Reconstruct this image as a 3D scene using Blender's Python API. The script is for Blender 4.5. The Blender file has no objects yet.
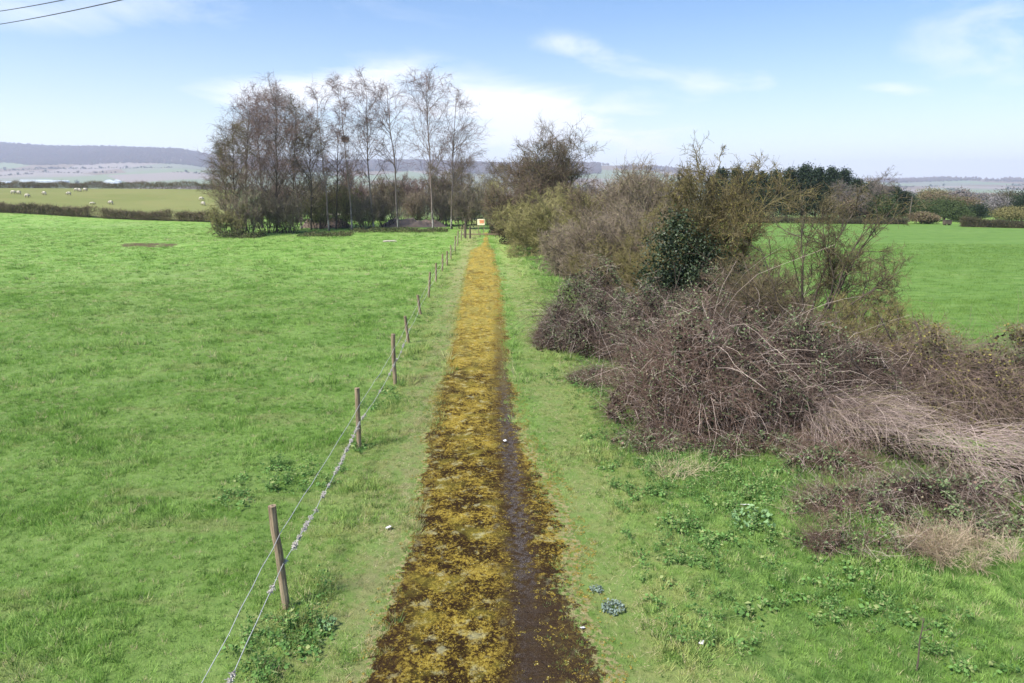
import bpy, math
import numpy as np
from math import radians as R, sin, cos, tan, pi

# ------------------------------------------------------------------ camera, world, sun, exposure
sc = bpy.context.scene
CAM_H, F, PITCH, YAW = 5.0, 683.0, R(12.75), R(2.37)
cam_d = bpy.data.cameras.new('camera'); cam = bpy.data.objects.new('camera', cam_d)
sc.collection.objects.link(cam); sc.camera = cam
cam_d.lens = 24; cam_d.sensor_width = 36; cam_d.clip_start = 0.1; cam_d.clip_end = 30000
cam.location = (0, 0, CAM_H); cam.rotation_euler = (R(90) - PITCH, 0, -YAW)

def ray(px, py):
    """direction of a pixel, scaled so that its y component is 1"""
    u, v = (px - 512) / F, (341.5 - py) / F
    fy = cos(PITCH) + v * sin(PITCH); fz = -sin(PITCH) + v * cos(PITCH)
    x = u * cos(YAW) + fy * sin(YAW); y = -u * sin(YAW) + fy * cos(YAW)
    return np.array([x / y, 1.0, fz / y])
def at(px, py, depth):
    d = ray(px, py); return np.array([d[0] * depth, depth, CAM_H + d[2] * depth])

EXPOSURE = 1.20
SUN_EL, SUN_AZ = 52.0, -122.0          # sun high on the left, veiled by thin cloud
SUN_STRENGTH, SUN_ANGLE = 4.0, 14.0
SKY_STRENGTH = 0.13
world = bpy.data.worlds.new('World'); sc.world = world; world.use_nodes = True
wn, wl = world.node_tree.nodes, world.node_tree.links
wn.clear()
def wmath(op, a, b=None, c=None, clamp=False):
    n = wn.new('ShaderNodeMath'); n.operation = op; n.use_clamp = clamp
    for i, v in enumerate((a, b, c)):
        if v is None: continue
        if isinstance(v, (int, float)): n.inputs[i].default_value = v
        else: wl.new(v, n.inputs[i])
    return n.outputs[0]
def build_world():
    out = wn.new('ShaderNodeOutputWorld'); bg = wn.new('ShaderNodeBackground')
    sky = wn.new('ShaderNodeTexSky'); sky.sky_type = 'NISHITA'; sky.sun_disc = False
    sky.sun_elevation = R(SUN_EL); sky.sun_rotation = R(SUN_AZ)
    sky.altitude = 60; sky.air_density = 1.0; sky.dust_density = 0.6; sky.ozone_density = 2.5
    tc = wn.new('ShaderNodeTexCoord'); sep = wn.new('ShaderNodeSeparateXYZ')
    wl.new(tc.outputs['Generated'], sep.inputs[0])
    ysafe = wmath('MAXIMUM', sep.outputs[1], 0.05)
    u = wmath('DIVIDE', sep.outputs[0], ysafe); e = wmath('DIVIDE', sep.outputs[2], ysafe)
    # streaky high cloud, laid out over the dome
    mp = wn.new('ShaderNodeMapping'); mp.inputs['Scale'].default_value = (1.0, 1.0, 3.6)
    mp.inputs['Rotation'].default_value = (0.0, 0.22, 0.3)
    wl.new(tc.outputs['Generated'], mp.inputs[0])
    def noise(scale, detail, rough, dist):
        n = wn.new('ShaderNodeTexNoise'); n.inputs['Scale'].default_value = scale; n.inputs['Detail'].default_value = detail
        n.inputs['Roughness'].default_value = rough; n.inputs['Distortion'].default_value = dist
        wl.new(mp.outputs[0], n.inputs['Vector']); return n.outputs[0]
    n1 = noise(5.0, 9, 0.62, 0.5); n2 = noise(2.1, 4, 0.5, 0.3)
    tex = wmath('MULTIPLY_ADD', n1, 0.65, wmath('MULTIPLY', n2, 0.45))
    blobs = [(235, 98, 90, 18, .45), (320, 86, 80, 22, .5), (420, 80, 75, 20, .55), (560, 134, 140, 34, 1.25), (500, 108, 75, 16, .8),
             (562, 42, 26, 8, .35), (588, 51, 28, 10, .45), (612, 61, 30, 10, .38), (645, 74, 40, 10, .25), (690, 86, 50, 9, .2), (735, 80, 60, 14, .35), (1010, 40, 95, 34, .6), (855, 96, 20, 6, .3), (885, 89, 26, 6, .45), (912, 92, 20, 5, .3),
             (60, 10, 240, 24, .35), (970, 120, 150, 30, .35), (30, 125, 200, 20, .25), (765, 82, 14, 10, .4)]
    tot = None
    for px, py, sx, sy, a in blobs:
        d = ray(px, py); su = sx / 700.0; se = sy / 700.0
        q = wmath('ADD', wmath('POWER', wmath('ABSOLUTE', wmath('DIVIDE', wmath('SUBTRACT', u, float(d[0])), su)), 2.0),
                  wmath('POWER', wmath('ABSOLUTE', wmath('DIVIDE', wmath('SUBTRACT', e, float(d[2])), se)), 2.0))
        g = wmath('MULTIPLY', wmath('EXPONENT', wmath('MULTIPLY', q, -1.0)), a)
        tot = g if tot is None else wmath('ADD', tot, g)
    thin = wmath('MULTIPLY_ADD', tex, 4.6, -2.1, clamp=True)
    body = wmath('MULTIPLY', tot, wmath('MULTIPLY_ADD', thin, 1.3, 0.35), clamp=True)
    veil = wmath('MULTIPLY', thin, 0.10)
    hz = wmath('EXPONENT', wmath('MULTIPLY', wmath('MAXIMUM', sep.outputs[2], 0.0), -9.5))
    hz = wmath('MULTIPLY', hz, 0.92)
    mask = wmath('MAXIMUM', wmath('ADD', body, veil, clamp=True), hz)
    hs = wn.new('ShaderNodeHueSaturation'); hs.inputs['Saturation'].default_value = 1.33; hs.inputs['Value'].default_value = 0.61; hs.inputs['Hue'].default_value = 0.505
    wl.new(sky.outputs[0], hs.inputs['Color'])
    mx = wn.new('ShaderNodeMix'); mx.data_type = 'RGBA'
    wl.new(mask, mx.inputs[0]); wl.new(hs.outputs[0], mx.inputs[6]); mx.inputs[7].default_value = (3.95, 4.1, 4.35, 1)
    wl.new(mx.outputs[2], bg.inputs['Color']); bg.inputs['Strength'].default_value = SKY_STRENGTH
    wl.new(bg.outputs[0], out.inputs['Surface'])
build_world()
sun_d = bpy.data.lights.new('sun', 'SUN'); sun = bpy.data.objects.new('sun', sun_d); sc.collection.objects.link(sun)
sun_d.energy = SUN_STRENGTH; sun_d.angle = R(SUN_ANGLE); sun_d.color = (1.0, 0.955, 0.88)
sun.rotation_euler = (R(90 - SUN_EL), 0, R(180 - SUN_AZ))
sc.view_settings.view_transform = 'Standard'; sc.view_settings.look = 'None'
sc.view_settings.exposure = EXPOSURE; sc.view_settings.gamma = 1.0; sc.view_settings.use_curve_mapping = False
sc.render.engine = 'CYCLES'
sc.cycles.use_denoising = True
sc.cycles.max_bounces = 6; sc.cycles.diffuse_bounces = 3; sc.cycles.glossy_bounces = 2; sc.cycles.transmission_bounces = 3
sc.cycles.volume_bounces = 1; sc.cycles.transparent_max_bounces = 6
sc.render.use_persistent_data = False

# ------------------------------------------------------------------ helpers
rng = np.random.default_rng(11)
def reseed(s):
    global rng
    rng = np.random.default_rng(s)
def smooth(x, a, b):
    t = np.clip((np.asarray(x, float) - a) / (b - a), 0, 1); return t * t * (3 - 2 * t)
_tab = np.random.default_rng(5).random((256, 256))
def vnoise(x, y):
    x = np.asarray(x, float); y = np.asarray(y, float)
    xi = np.floor(x).astype(int); yi = np.floor(y).astype(int); fx = x - xi; fy = y - yi
    fx = fx * fx * (3 - 2 * fx); fy = fy * fy * (3 - 2 * fy)
    g = lambda a, b: _tab[a & 255, b & 255]
    return (g(xi, yi) * (1 - fx) + g(xi + 1, yi) * fx) * (1 - fy) + (g(xi, yi + 1) * (1 - fx) + g(xi + 1, yi + 1) * fx) * fy - 0.5
def fbm(x, y, o=4):
    s = 0; a = 1.0
    for i in range(o):
        s = s + a * vnoise(x * 2 ** i + 17 * i, y * 2 ** i + 31 * i); a *= 0.5
    return s

def terrain(x, y):
    x = np.asarray(x, float); y = np.asarray(y, float)
    r = np.hypot(x, y)
    off = smooth(np.abs(x), 1.4, 3.2)
    z = off * (0.10 * fbm(x / 2.3, y / 2.3, 3) * smooth(-r, -60, -15) + 0.35 * vnoise(x / 17, y / 17) * smooth(np.abs(x), 2, 12))
    t = y - 0.33 * x
    az = np.degrees(np.arctan2(x, np.maximum(y, 1e-3)))
    rise = np.interp(t, [105, 110, 129, 139, 156, 169, 196, 215, 300, 500], [0, .15, 1.25, 2.1, 3.7, 4.4, 4.75, 4.5, 1.0, 0])
    z = z + rise * smooth(-az, 9, 17) * smooth(y, 5, 40)
    z = z - 13 * smooth(y, 125, 620)
    # the scraped hollow in the pasture
    z = z - 0.35 * np.exp(-((x + 29.3) / 3.2) ** 2 - ((y - 60.6) / 1.2) ** 2)
    z = z - 0.12 * np.exp(-((x + 24) / 14) ** 2 - ((y - 37 + 0.05 * x) / 1.2) ** 2)
    return z
def pix(px, py):
    d = ray(px, py); t = np.concatenate([np.arange(3, 400, 0.1), np.arange(400, 3000, 2.0)])
    h = CAM_H + d[2] * t - terrain(d[0] * t, t)
    i = np.argmax(h < 0)
    if h[i] >= 0: i = len(t) - 1
    return np.array([d[0] * t[i], t[i], float(terrain(d[0] * t[i], t[i]))])
def gz(x, y): return float(terrain(x, y))

def norm(v): return v / np.maximum(np.linalg.norm(v, axis=-1, keepdims=True), 1e-9)
class MB:
    """collects quads; one mesh object comes out"""
    def __init__(s): s.v = []; s.f = []; s.m = []; s.r = []; s.n = 0
    def add(s, v, f, mi=0, rnd=None):
        v = np.asarray(v, np.float32).reshape(-1, 3); f = np.asarray(f, np.int64).reshape(-1, 4)
        s.v.append(v); s.f.append(f + s.n); s.m.append(np.full(len(f), mi, np.int32))
        s.r.append(np.zeros(len(v), np.float32) if rnd is None else np.asarray(rnd, np.float32).reshape(-1)); s.n += len(v)
        return s
    def tubes(s, pts, r0, r1, sides=3, mi=0, cap=False, power=1.0):
        """pts (N,n,3); radii start r0(N) to end r1(N)"""
        N, n, _ = pts.shape
        if N == 0: return s
        r0 = np.broadcast_to(np.asarray(r0, float), (N,)); r1 = np.broadcast_to(np.asarray(r1, float), (N,))
        d = np.gradient(pts, axis=1); d = norm(d)
        ref = np.where(np.abs(d[:, :1, 2:3]) > 0.9, np.array([1.0, 0, 0]), np.array([0, 0, 1.0])); ref = np.broadcast_to(ref, d.shape)
        a = norm(np.cross(d, ref)); b = np.cross(d, a)
        t = np.linspace(0, 1, n)[None, :] ** power
        rad = r0[:, None] * (1 - t) + r1[:, None] * t
        ang = np.arange(sides) * 2 * pi / sides
        ring = pts[:, :, None, :] + rad[:, :, None, None] * (np.cos(ang)[None, None, :, None] * a[:, :, None, :] + np.sin(ang)[None, None, :, None] * b[:, :, None, :])
        idx = np.arange(N * n * sides).reshape(N, n, sides); nx = np.roll(idx, -1, axis=2)
        f = np.stack([idx[:, :-1], nx[:, :-1], nx[:, 1:], idx[:, 1:]], -1).reshape(-1, 4)
        rr = np.repeat(rng.random(N), n * sides)
        s.add(ring.reshape(-1, 3), f, mi, rr)
        if cap and sides == 4:
            s.add(ring[:, -1].reshape(-1, 3), np.arange(N * 4).reshape(N, 4), mi, np.repeat(rng.random(N), 4))
        return s
    def leaves(s, c, size, mi=0, aspect=0.6, up=0.0):
        c = np.asarray(c, float).reshape(-1, 3); N = len(c)
        if N == 0: return s
        size = np.broadcast_to(np.asarray(size, float), (N,))[:, None]
        n = norm(rng.normal(size=(N, 3)) + np.array([0, 0, up])); a = norm(np.cross(n, rng.normal(size=(N, 3)))); b = np.cross(n, a)
        l = size * 0.5; w = l * aspect
        v = np.stack([c - a * l, c + b * w + n * w * .25, c + a * l, c - b * w + n * w * .25], 1)
        s.add(v.reshape(-1, 3), np.arange(N * 4).reshape(N, 4), mi, np.repeat(rng.random(N), 4)); return s
    def box(s, c, h, mi=0, rz=0.0):
        q = np.array([[-1,-1,-1],[1,-1,-1],[1,1,-1],[-1,1,-1],[-1,-1,1],[1,-1,1],[1,1,1],[-1,1,1]], float) * np.array(h)
        q = q @ np.array([[cos(rz), sin(rz), 0], [-sin(rz), cos(rz), 0], [0, 0, 1]]) + np.array(c)
        s.add(q, [[0,3,2,1],[4,5,6,7],[0,1,5,4],[1,2,6,5],[2,3,7,6],[3,0,4,7]], mi, np.full(8, rng.random())); return s
    def build(s, name, mats, parent=None, flat=True, loc=None):
        V = np.concatenate(s.v); Fq = np.concatenate(s.f).astype(np.int32); me = bpy.data.meshes.new(name)
        if loc is not None: V = V - np.asarray(loc, np.float32)
        me.vertices.add(len(V)); me.vertices.foreach_set('co', V.ravel())
        me.loops.add(Fq.size); me.loops.foreach_set('vertex_index', Fq.ravel())
        me.polygons.add(len(Fq)); me.polygons.foreach_set('loop_start', np.arange(0, Fq.size, 4, dtype=np.int32))
        me.polygons.foreach_set('loop_total', np.full(len(Fq), 4, np.int32))
        me.polygons.foreach_set('material_index', np.concatenate(s.m))
        me.polygons.foreach_set('use_smooth', np.full(len(Fq), not flat))
        at_ = me.attributes.new('rnd', 'FLOAT', 'POINT'); at_.data.foreach_set('value', np.concatenate(s.r))
        me.update(calc_edges=True)
        for m in (mats if isinstance(mats, (list, tuple)) else [mats]): me.materials.append(m)
        o = bpy.data.objects.new(name, me); sc.collection.objects.link(o)
        if parent: o.parent = parent
        elif loc is not None: o.location = loc
        return o
def tag(o, label=None, cat=None, group=None, kind=None):
    if label: o['label'] = label
    if cat: o['category'] = cat
    if group: o['group'] = group
    if kind: o['kind'] = kind
    return o
def empty(name, loc, rz=0.0, sc_=None):
    o = bpy.data.objects.new(name, None); sc.collection.objects.link(o); o.location = loc; o.rotation_euler = (0, 0, rz)
    o.empty_display_size = 0.3
    if sc_ is not None: o.scale = sc_
    return o
def copy_tree(o, parent=None):
    c = o.copy(); sc.collection.objects.link(c)
    if parent: c.parent = parent
    for ch in list(o.children): copy_tree(ch, c)
    return c

# branching: every level is one array of polylines
def walk(start, d, length, n, wig=0.1, trop=0.0, curl=None):
    N = len(start); pts = np.zeros((N, n, 3)); pts[:, 0] = start; d = norm(d); step = (np.broadcast_to(length, (N,)) / (n - 1))[:, None]
    for i in range(1, n):
        tv = trop if np.isscalar(trop) else trop[i - 1]
        d = norm(d + wig * rng.normal(size=(N, 3)) + np.array([0, 0, tv])); pts[:, i] = pts[:, i - 1] + d * step
    return pts
def spawn(pts, k, t0, t1, angle, spread=0.25):
    N, n, _ = pts.shape
    t = rng.uniform(t0, t1, (N, k)); f = t * (n - 1); i = np.minimum(f.astype(int), n - 2); w = (f - i)[..., None]
    r = np.arange(N)[:, None]; p = pts[r, i] * (1 - w) + pts[r, i + 1] * w; d = norm(pts[r, i + 1] - pts[r, i])
    side = norm(np.cross(d, rng.normal(size=d.shape))); a = angle + spread * rng.normal(size=(N, k, 1))
    nd = np.cos(a) * d + np.sin(a) * side
    return p.reshape(-1, 3), nd.reshape(-1, 3), t.reshape(-1), np.repeat(np.arange(N), k)

# ------------------------------------------------------------------ materials
def nt(name):
    m = bpy.data.materials.new(name); m.use_nodes = True; t = m.node_tree; t.nodes.clear()
    o = t.nodes.new('ShaderNodeOutputMaterial'); b = t.nodes.new('ShaderNodeBsdfPrincipled'); t.links.new(b.outputs[0], o.inputs['Surface'])
    return m, t, b
class NB:
    def __init__(s, t): s.t = t
    def set(s, n, i, v):
        if v is None: return
        if isinstance(v, bpy.types.NodeSocket): s.t.links.new(v, n.inputs[i])
        else: n.inputs[i].default_value = v
    def math(s, op, a, b=None, clamp=False, c=None):
        n = s.t.nodes.new('ShaderNodeMath'); n.operation = op; n.use_clamp = clamp; s.set(n, 0, a); s.set(n, 1, b); s.set(n, 2, c); return n.outputs[0]
    def pos(s): return s.t.nodes.new('ShaderNodeNewGeometry').outputs['Position']
    def obj(s): return s.t.nodes.new('ShaderNodeTexCoord').outputs['Object']
    def sep(s, v): n = s.t.nodes.new('ShaderNodeSeparateXYZ'); s.set(n, 0, v); return n.outputs
    def noise(s, v, scale, detail=3, rough=0.55, dist=0.0, stretch=None):
        if stretch:
            m = s.t.nodes.new('ShaderNodeMapping'); s.set(m, 0, v); m.inputs['Scale'].default_value = stretch; v = m.outputs[0]
        n = s.t.nodes.new('ShaderNodeTexNoise'); s.set(n, 'Vector', v); n.inputs['Scale'].default_value = scale
        n.inputs['Detail'].default_value = detail; n.inputs['Roughness'].default_value = rough; n.inputs['Distortion'].default_value = dist
        return n.outputs[0]
    def vor(s, v, scale):
        n = s.t.nodes.new('ShaderNodeTexVoronoi'); s.set(n, 'Vector', v); n.inputs['Scale'].default_value = scale; return n.outputs
    def ramp(s, v, a, b):
        n = s.t.nodes.new('ShaderNodeMapRange'); n.interpolation_type = 'SMOOTHSTEP'; s.set(n, 0, v); n.inputs[1].default_value = a; n.inputs[2].default_value = b; return n.outputs[0]
    def mix(s, f, a, b):
        n = s.t.nodes.new('ShaderNodeMix'); n.data_type = 'RGBA'; s.set(n, 0, f)
        for i, c in ((6, a), (7, b)):
            if isinstance(c, tuple): n.inputs[i].default_value = (*c, 1)
            else: s.t.links.new(c, n.inputs[i])
        return n.outputs[2]
    def attr(s, name): n = s.t.nodes.new('ShaderNodeAttribute'); n.attribute_name = name; return n.outputs['Fac']
    def rand(s): return s.t.nodes.new('ShaderNodeObjectInfo').outputs['Random']
    def bump(s, h, strength, dist):
        n = s.t.nodes.new('ShaderNodeBump'); s.set(n, 'Height', h); n.inputs['Strength'].default_value = strength; n.inputs['Distance'].default_value = dist; return n.outputs[0]

def two_tone(name, a, b, c=None, scale=6.0, rough=0.85, translucent=0.0, spec=0.2):
    """colour differs from twig to twig (rnd) and drifts over the plant"""
    m, t, bs = nt(name); g = NB(t); r = g.attr('rnd'); n = g.noise(g.obj(), scale, 3)
    f = g.math('ADD', g.math('MULTIPLY', r, 0.75), g.math('MULTIPLY_ADD', n, 1.2, c=-0.45), clamp=True)
    col = g.mix(f, a, b)
    if c: col = g.mix(g.ramp(g.math('FRACT', g.math('MULTIPLY', r, 7.13)), 0.78, 0.95), col, c)
    t.links.new(col, bs.inputs['Base Color']); bs.inputs['Roughness'].default_value = rough; bs.inputs['Specular IOR Level'].default_value = spec
    if translucent:
        tr = t.nodes.new('ShaderNodeBsdfTranslucent'); t.links.new(col, tr.inputs[0]); mx = t.nodes.new('ShaderNodeMixShader')
        mx.inputs[0].default_value = translucent; t.links.new(bs.outputs[0], mx.inputs[1]); t.links.new(tr.outputs[0], mx.inputs[2])
        o = [n for n in t.nodes if n.type == 'OUTPUT_MATERIAL'][0]; t.links.new(mx.outputs[0], o.inputs['Surface'])
    return m
def plain(name, col, rough=0.7, metal=0.0, nscale=8.0, var=0.25):
    m, t, b = nt(name); g = NB(t); n = g.noise(g.obj(), nscale, 4)
    t.links.new(g.mix(n, tuple(c * (1 - var) for c in col), tuple(min(1, c * (1 + var)) for c in col)), b.inputs['Base Color'])
    b.inputs['Roughness'].default_value = rough; b.inputs['Metallic'].default_value = metal; return m

def turf_colour(g, kind):
    """one colour field over the ground, shared by the soil sheet and the blades on it"""
    p = g.pos(); x, y, z = g.sep(p)
    big = g.noise(p, 0.09, 4, 0.6); mid = g.noise(p, 0.55, 5, 0.65); fine = g.noise(p, 3.2, 4, 0.6)
    G1, G2, G3 = (0.182, 0.335, 0.054), (0.300, 0.460, 0.112), (0.085, 0.200, 0.032)
    col = g.mix(g.ramp(mid, 0.40, 0.60), G1, G2)
    col = g.mix(g.math('MULTIPLY', g.ramp(big, 0.5, 0.72), 0.55), col, (0.33, 0.42, 0.15))
    col = g.mix(g.math('MULTIPLY', g.ramp(fine, 0.56, 0.74), 0.7), col, G3)
    streak = g.noise(p, 0.8, 5, 0.7, stretch=(0.35, 1.6, 1.0))
    col = g.mix(g.math('MULTIPLY', g.ramp(streak, 0.53, 0.66), 0.62), col, (0.38, 0.39, 0.16))
    # worn yellow verge on both sides of the path
    wob = g.math('MULTIPLY_ADD', g.noise(p, 0.7, 3), 1.6, c=-0.8)
    xx = g.math('ADD', x, wob)
    bl = g.math('MULTIPLY', g.ramp(xx, -3.3, -2.0), g.ramp(xx, -0.2, -1.0))
    br = g.math('MULTIPLY', g.ramp(xx, 1.0, 1.5), g.ramp(xx, 3.7, 2.3))
    w = g.math('ADD', bl, br, clamp=True)
    dry = g.ramp(g.noise(p, 2.4, 6, 0.78), 0.42, 0.58)
    col = g.mix(g.math('MULTIPLY', w, g.math('MULTIPLY_ADD', dry, 0.62, c=0.10)), col, (0.44, 0.43, 0.165))
    # straw edge hard against the path
    el = g.math('MULTIPLY', g.ramp(xx, -1.95, -1.4), g.ramp(xx, -0.2, -1.0))
    col = g.mix(g.math('MULTIPLY', el, g.math('MULTIPLY_ADD', dry, 0.7, c=0.15)), col, (0.44, 0.37, 0.19))
    # lush strip by the brambles
    far_ = g.ramp(y, 104.0, 135.0)
    col = g.mix(far_, col, (0.145, 0.165, 0.075))
    lr = g.math('MULTIPLY', g.ramp(x, 2.2, 3.2), g.ramp(x, 10.0, 6.0))
    col = g.mix(g.math('MULTIPLY', lr, g.ramp(fine, 0.40, 0.60)), col, (0.115, 0.235, 0.045))
    return col, p, x, y, fine
def turf_mat(name, blades):
    m, t, b = nt(name); g = NB(t); col, p, x, y, fine = turf_colour(g, 0)
    if blades:
        r = g.rand(); col = g.mix(g.math('MULTIPLY', g.ramp(r, 0.3, 1.0), 0.5), col, (0.40, 0.56, 0.19))
        col = g.mix(g.ramp(g.math('FRACT', g.math('MULTIPLY', r, 13.7)), 0.90, 0.99), col, (0.58, 0.50, 0.30))
        col = g.mix(g.ramp(g.math('FRACT', g.math('MULTIPLY', r, 5.3)), 0.66, 0.95), col, (0.05, 0.12, 0.02))
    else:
        col = g.mix(0.42, col, (0.050, 0.100, 0.020))  # soil sheet darkened everywhere, standing in for the self-shadow of grass blades
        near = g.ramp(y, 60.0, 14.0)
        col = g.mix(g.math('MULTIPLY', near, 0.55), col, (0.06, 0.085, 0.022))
        hol = g.math('MULTIPLY', g.math('MULTIPLY', g.ramp(x, -34.5, -31.0), g.ramp(x, -24.5, -28.0)), g.math('MULTIPLY', g.ramp(y, 56.0, 60.0), g.ramp(y, 66.0, 62.0)))
        soil = g.ramp(g.math('MULTIPLY', hol, g.math('ADD', g.noise(p, 1.3, 5, 0.85, stretch=(.6, 1.0, 1)), 0.42)), 0.76, 0.90)
        col = g.mix(soil, col, (0.085, 0.062, 0.030))
        t.links.new(g.bump(g.noise(p, 7.0, 5, 0.75), 0.55, 0.10), b.inputs['Normal'])
    t.links.new(col, b.inputs['Base Color']); b.inputs['Roughness'].default_value = 0.75; b.inputs['Specular IOR Level'].default_value = 0.18
    if blades:
        tr = t.nodes.new('ShaderNodeBsdfTranslucent'); t.links.new(col, tr.inputs[0]); mx = t.nodes.new('ShaderNodeMixShader')
        mx.inputs[0].default_value = 0.35; t.links.new(b.outputs[0], mx.inputs[1]); t.links.new(tr.outputs[0], mx.inputs[2])
        o = [n for n in t.nodes if n.type == 'OUTPUT_MATERIAL'][0]; t.links.new(mx.outputs[0], o.inputs['Surface'])
    return m
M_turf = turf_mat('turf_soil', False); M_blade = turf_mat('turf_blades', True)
M_straw = two_tone('dry_straw', (0.32, 0.25, 0.14), (0.58, 0.50, 0.33), scale=2)
M_rust = two_tone('rust_stems', (0.22, 0.155, 0.10), (0.52, 0.42, 0.30), (0.20, 0.22, 0.08), scale=2)
M_weed = two_tone('broad_weed', (0.055, 0.135, 0.030), (0.17, 0.31, 0.085), (0.28, 0.33, 0.13), scale=4, translucent=.25)

def path_mat():
    m, t, b = nt('mossy_path'); g = NB(t); p = g.pos(); x, y, z = g.sep(p)
    big = g.noise(p, 0.8, 5, 0.65, stretch=(1.0, 0.6, 1)); mid = g.noise(p, 4.6, 7, 0.80, 0.4); fine = g.noise(p, 26, 5, 0.8); grit = g.vor(p, 75)
    gold, amber, dark, pale = (0.42, 0.320, 0.062), (0.24, 0.160, 0.022), (0.034, 0.020, 0.009), (0.40, 0.39, 0.23)
    far = g.ramp(y, 11.0, 28.0)
    f = g.math('ADD', g.math('MULTIPLY', mid, 0.75), g.math('MULTIPLY', big, 0.35))
    f = g.math('ADD', f, g.math('MULTIPLY_ADD', far, 0.12, c=-0.02))
    blot = g.noise(p, 1.9, 5, 0.7, 0.3); f = g.math('ADD', f, g.math('MULTIPLY', g.math('ADD', blot, -0.5), 0.55))
    col = g.mix(g.ramp(g.math('MULTIPLY_ADD', fine, 1.1, c=f), 1.01, 1.18), dark, amber)
    col = g.mix(g.ramp(g.math('MULTIPLY_ADD', fine, 1.3, c=f), 1.18, 1.38), col, gold)
    col = g.mix(g.math('MULTIPLY', g.ramp(g.noise(p, 1.7, 4, .6), .5, .68), .5), col, (0.27, 0.235, 0.040))
    # pale lichen rosettes
    li = g.ramp(g.math('ADD', g.noise(p, 4.6, 4, 0.6), g.math('MULTIPLY', fine, 0.30)), 0.70, 0.84)
    col = g.mix(g.math('MULTIPLY', li, 0.6), col, pale)
    wob = g.math('MULTIPLY_ADD', g.noise(p, 1.3, 4, 0.65), 0.32, c=-0.16)
    xx = g.math('ADD', x, wob)
    # the bare wheel strip, dark brown shoulders, gritty asphalt in its middle
    cx = g.math('SUBTRACT', g.math('ADD', xx, g.math('MULTIPLY_ADD', mid, 1.1, c=-.55)), g.math('MULTIPLY_ADD', g.ramp(y, 13.0, 32.0), 0.27, c=0.475))
    a = g.math('ABSOLUTE', cx)
    sh = g.math('MULTIPLY', g.ramp(a, 0.44, 0.10), g.math('MULTIPLY_ADD', g.ramp(y, 40.0, 12.0), .7, c=.25))
    col = g.mix(g.math('MULTIPLY', sh, 0.85), col, (0.050, 0.030, 0.016))
    gr = g.math('MULTIPLY', g.ramp(a, 0.20, 0.05), g.ramp(y, 24.0, 12.0))
    asph = g.mix(g.ramp(grit[0], 0.2, 0.5), (0.27, 0.235, 0.22), (0.050, 0.040, 0.035))
    col = g.mix(g.math('MULTIPLY', gr, g.ramp(g.noise(p, 9, 5, .7), 0.40, 0.55)), col, asph)
    # dark left shoulder and a wet dark patch near the camera
    near_ = g.math('MULTIPLY', g.ramp(y, 8.6, 7.2), g.ramp(xx, .1, .5))
    col = g.mix(g.math('MULTIPLY', near_, 0.8), col, (0.055, 0.036, 0.022))
    le = g.math('MULTIPLY', g.ramp(xx, -0.70, -1.05), g.ramp(y, 26.0, 9.0))
    col = g.mix(g.math('MULTIPLY', le, g.math('MULTIPLY_ADD', g.ramp(mid, .38, .56), -0.6, c=0.95)), col, (0.048, 0.028, 0.014))
    ed = g.math('MULTIPLY', g.ramp(g.math('ADD', g.math('ABSOLUTE', g.math('SUBTRACT', x, 0.05)), g.math('MULTIPLY', wob, 0.5)), 1.02, 1.16), far)
    col = g.mix(g.math('MULTIPLY', ed, 0.75), col, (0.17, 0.22, 0.06))
    fr = g.math('ADD', g.attr('inland'), g.math('MULTIPLY', g.math('ADD', g.noise(p, 9, 6, 0.8), -0.5), 2.6))
    verge_ = g.mix(g.ramp(g.noise(p, 14, 4, .7), .42, .58), (0.15, 0.24, 0.055), (0.36, 0.31, 0.15))
    col = g.mix(g.ramp(fr, 0.62, 0.40), col, verge_)
    gp = g.ramp(g.noise(p, 1.5, 6, 0.78, stretch=(1.5, .32, 1)), 0.42, 0.60)
    col = g.mix(g.math('MULTIPLY', g.math('MULTIPLY', gp, far), 0.6), col, (0.23, 0.215, 0.065))
    gq = g.ramp(g.noise(p, 0.9, 6, 0.8, 0.5, stretch=(1.8, .5, 1)), 0.52, 0.64)
    col = g.mix(g.math('MULTIPLY', g.math('MULTIPLY', gq, far), 0.55), col, (0.10, 0.070, 0.024))
    t.links.new(col, b.inputs['Base Color']); b.inputs['Roughness'].default_value = 0.95; b.inputs['Specular IOR Level'].default_value = 0.05
    t.links.new(g.bump(g.math('ADD', fine, g.math('MULTIPLY', mid, 2.0)), 1.0, 0.045), b.inputs['Normal'])
    return m
M_path = path_mat()
M_moss = two_tone('moss_cushion', (0.14, 0.088, 0.012), (0.40, 0.31, 0.05), (0.42, 0.41, 0.22), scale=3)

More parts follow.
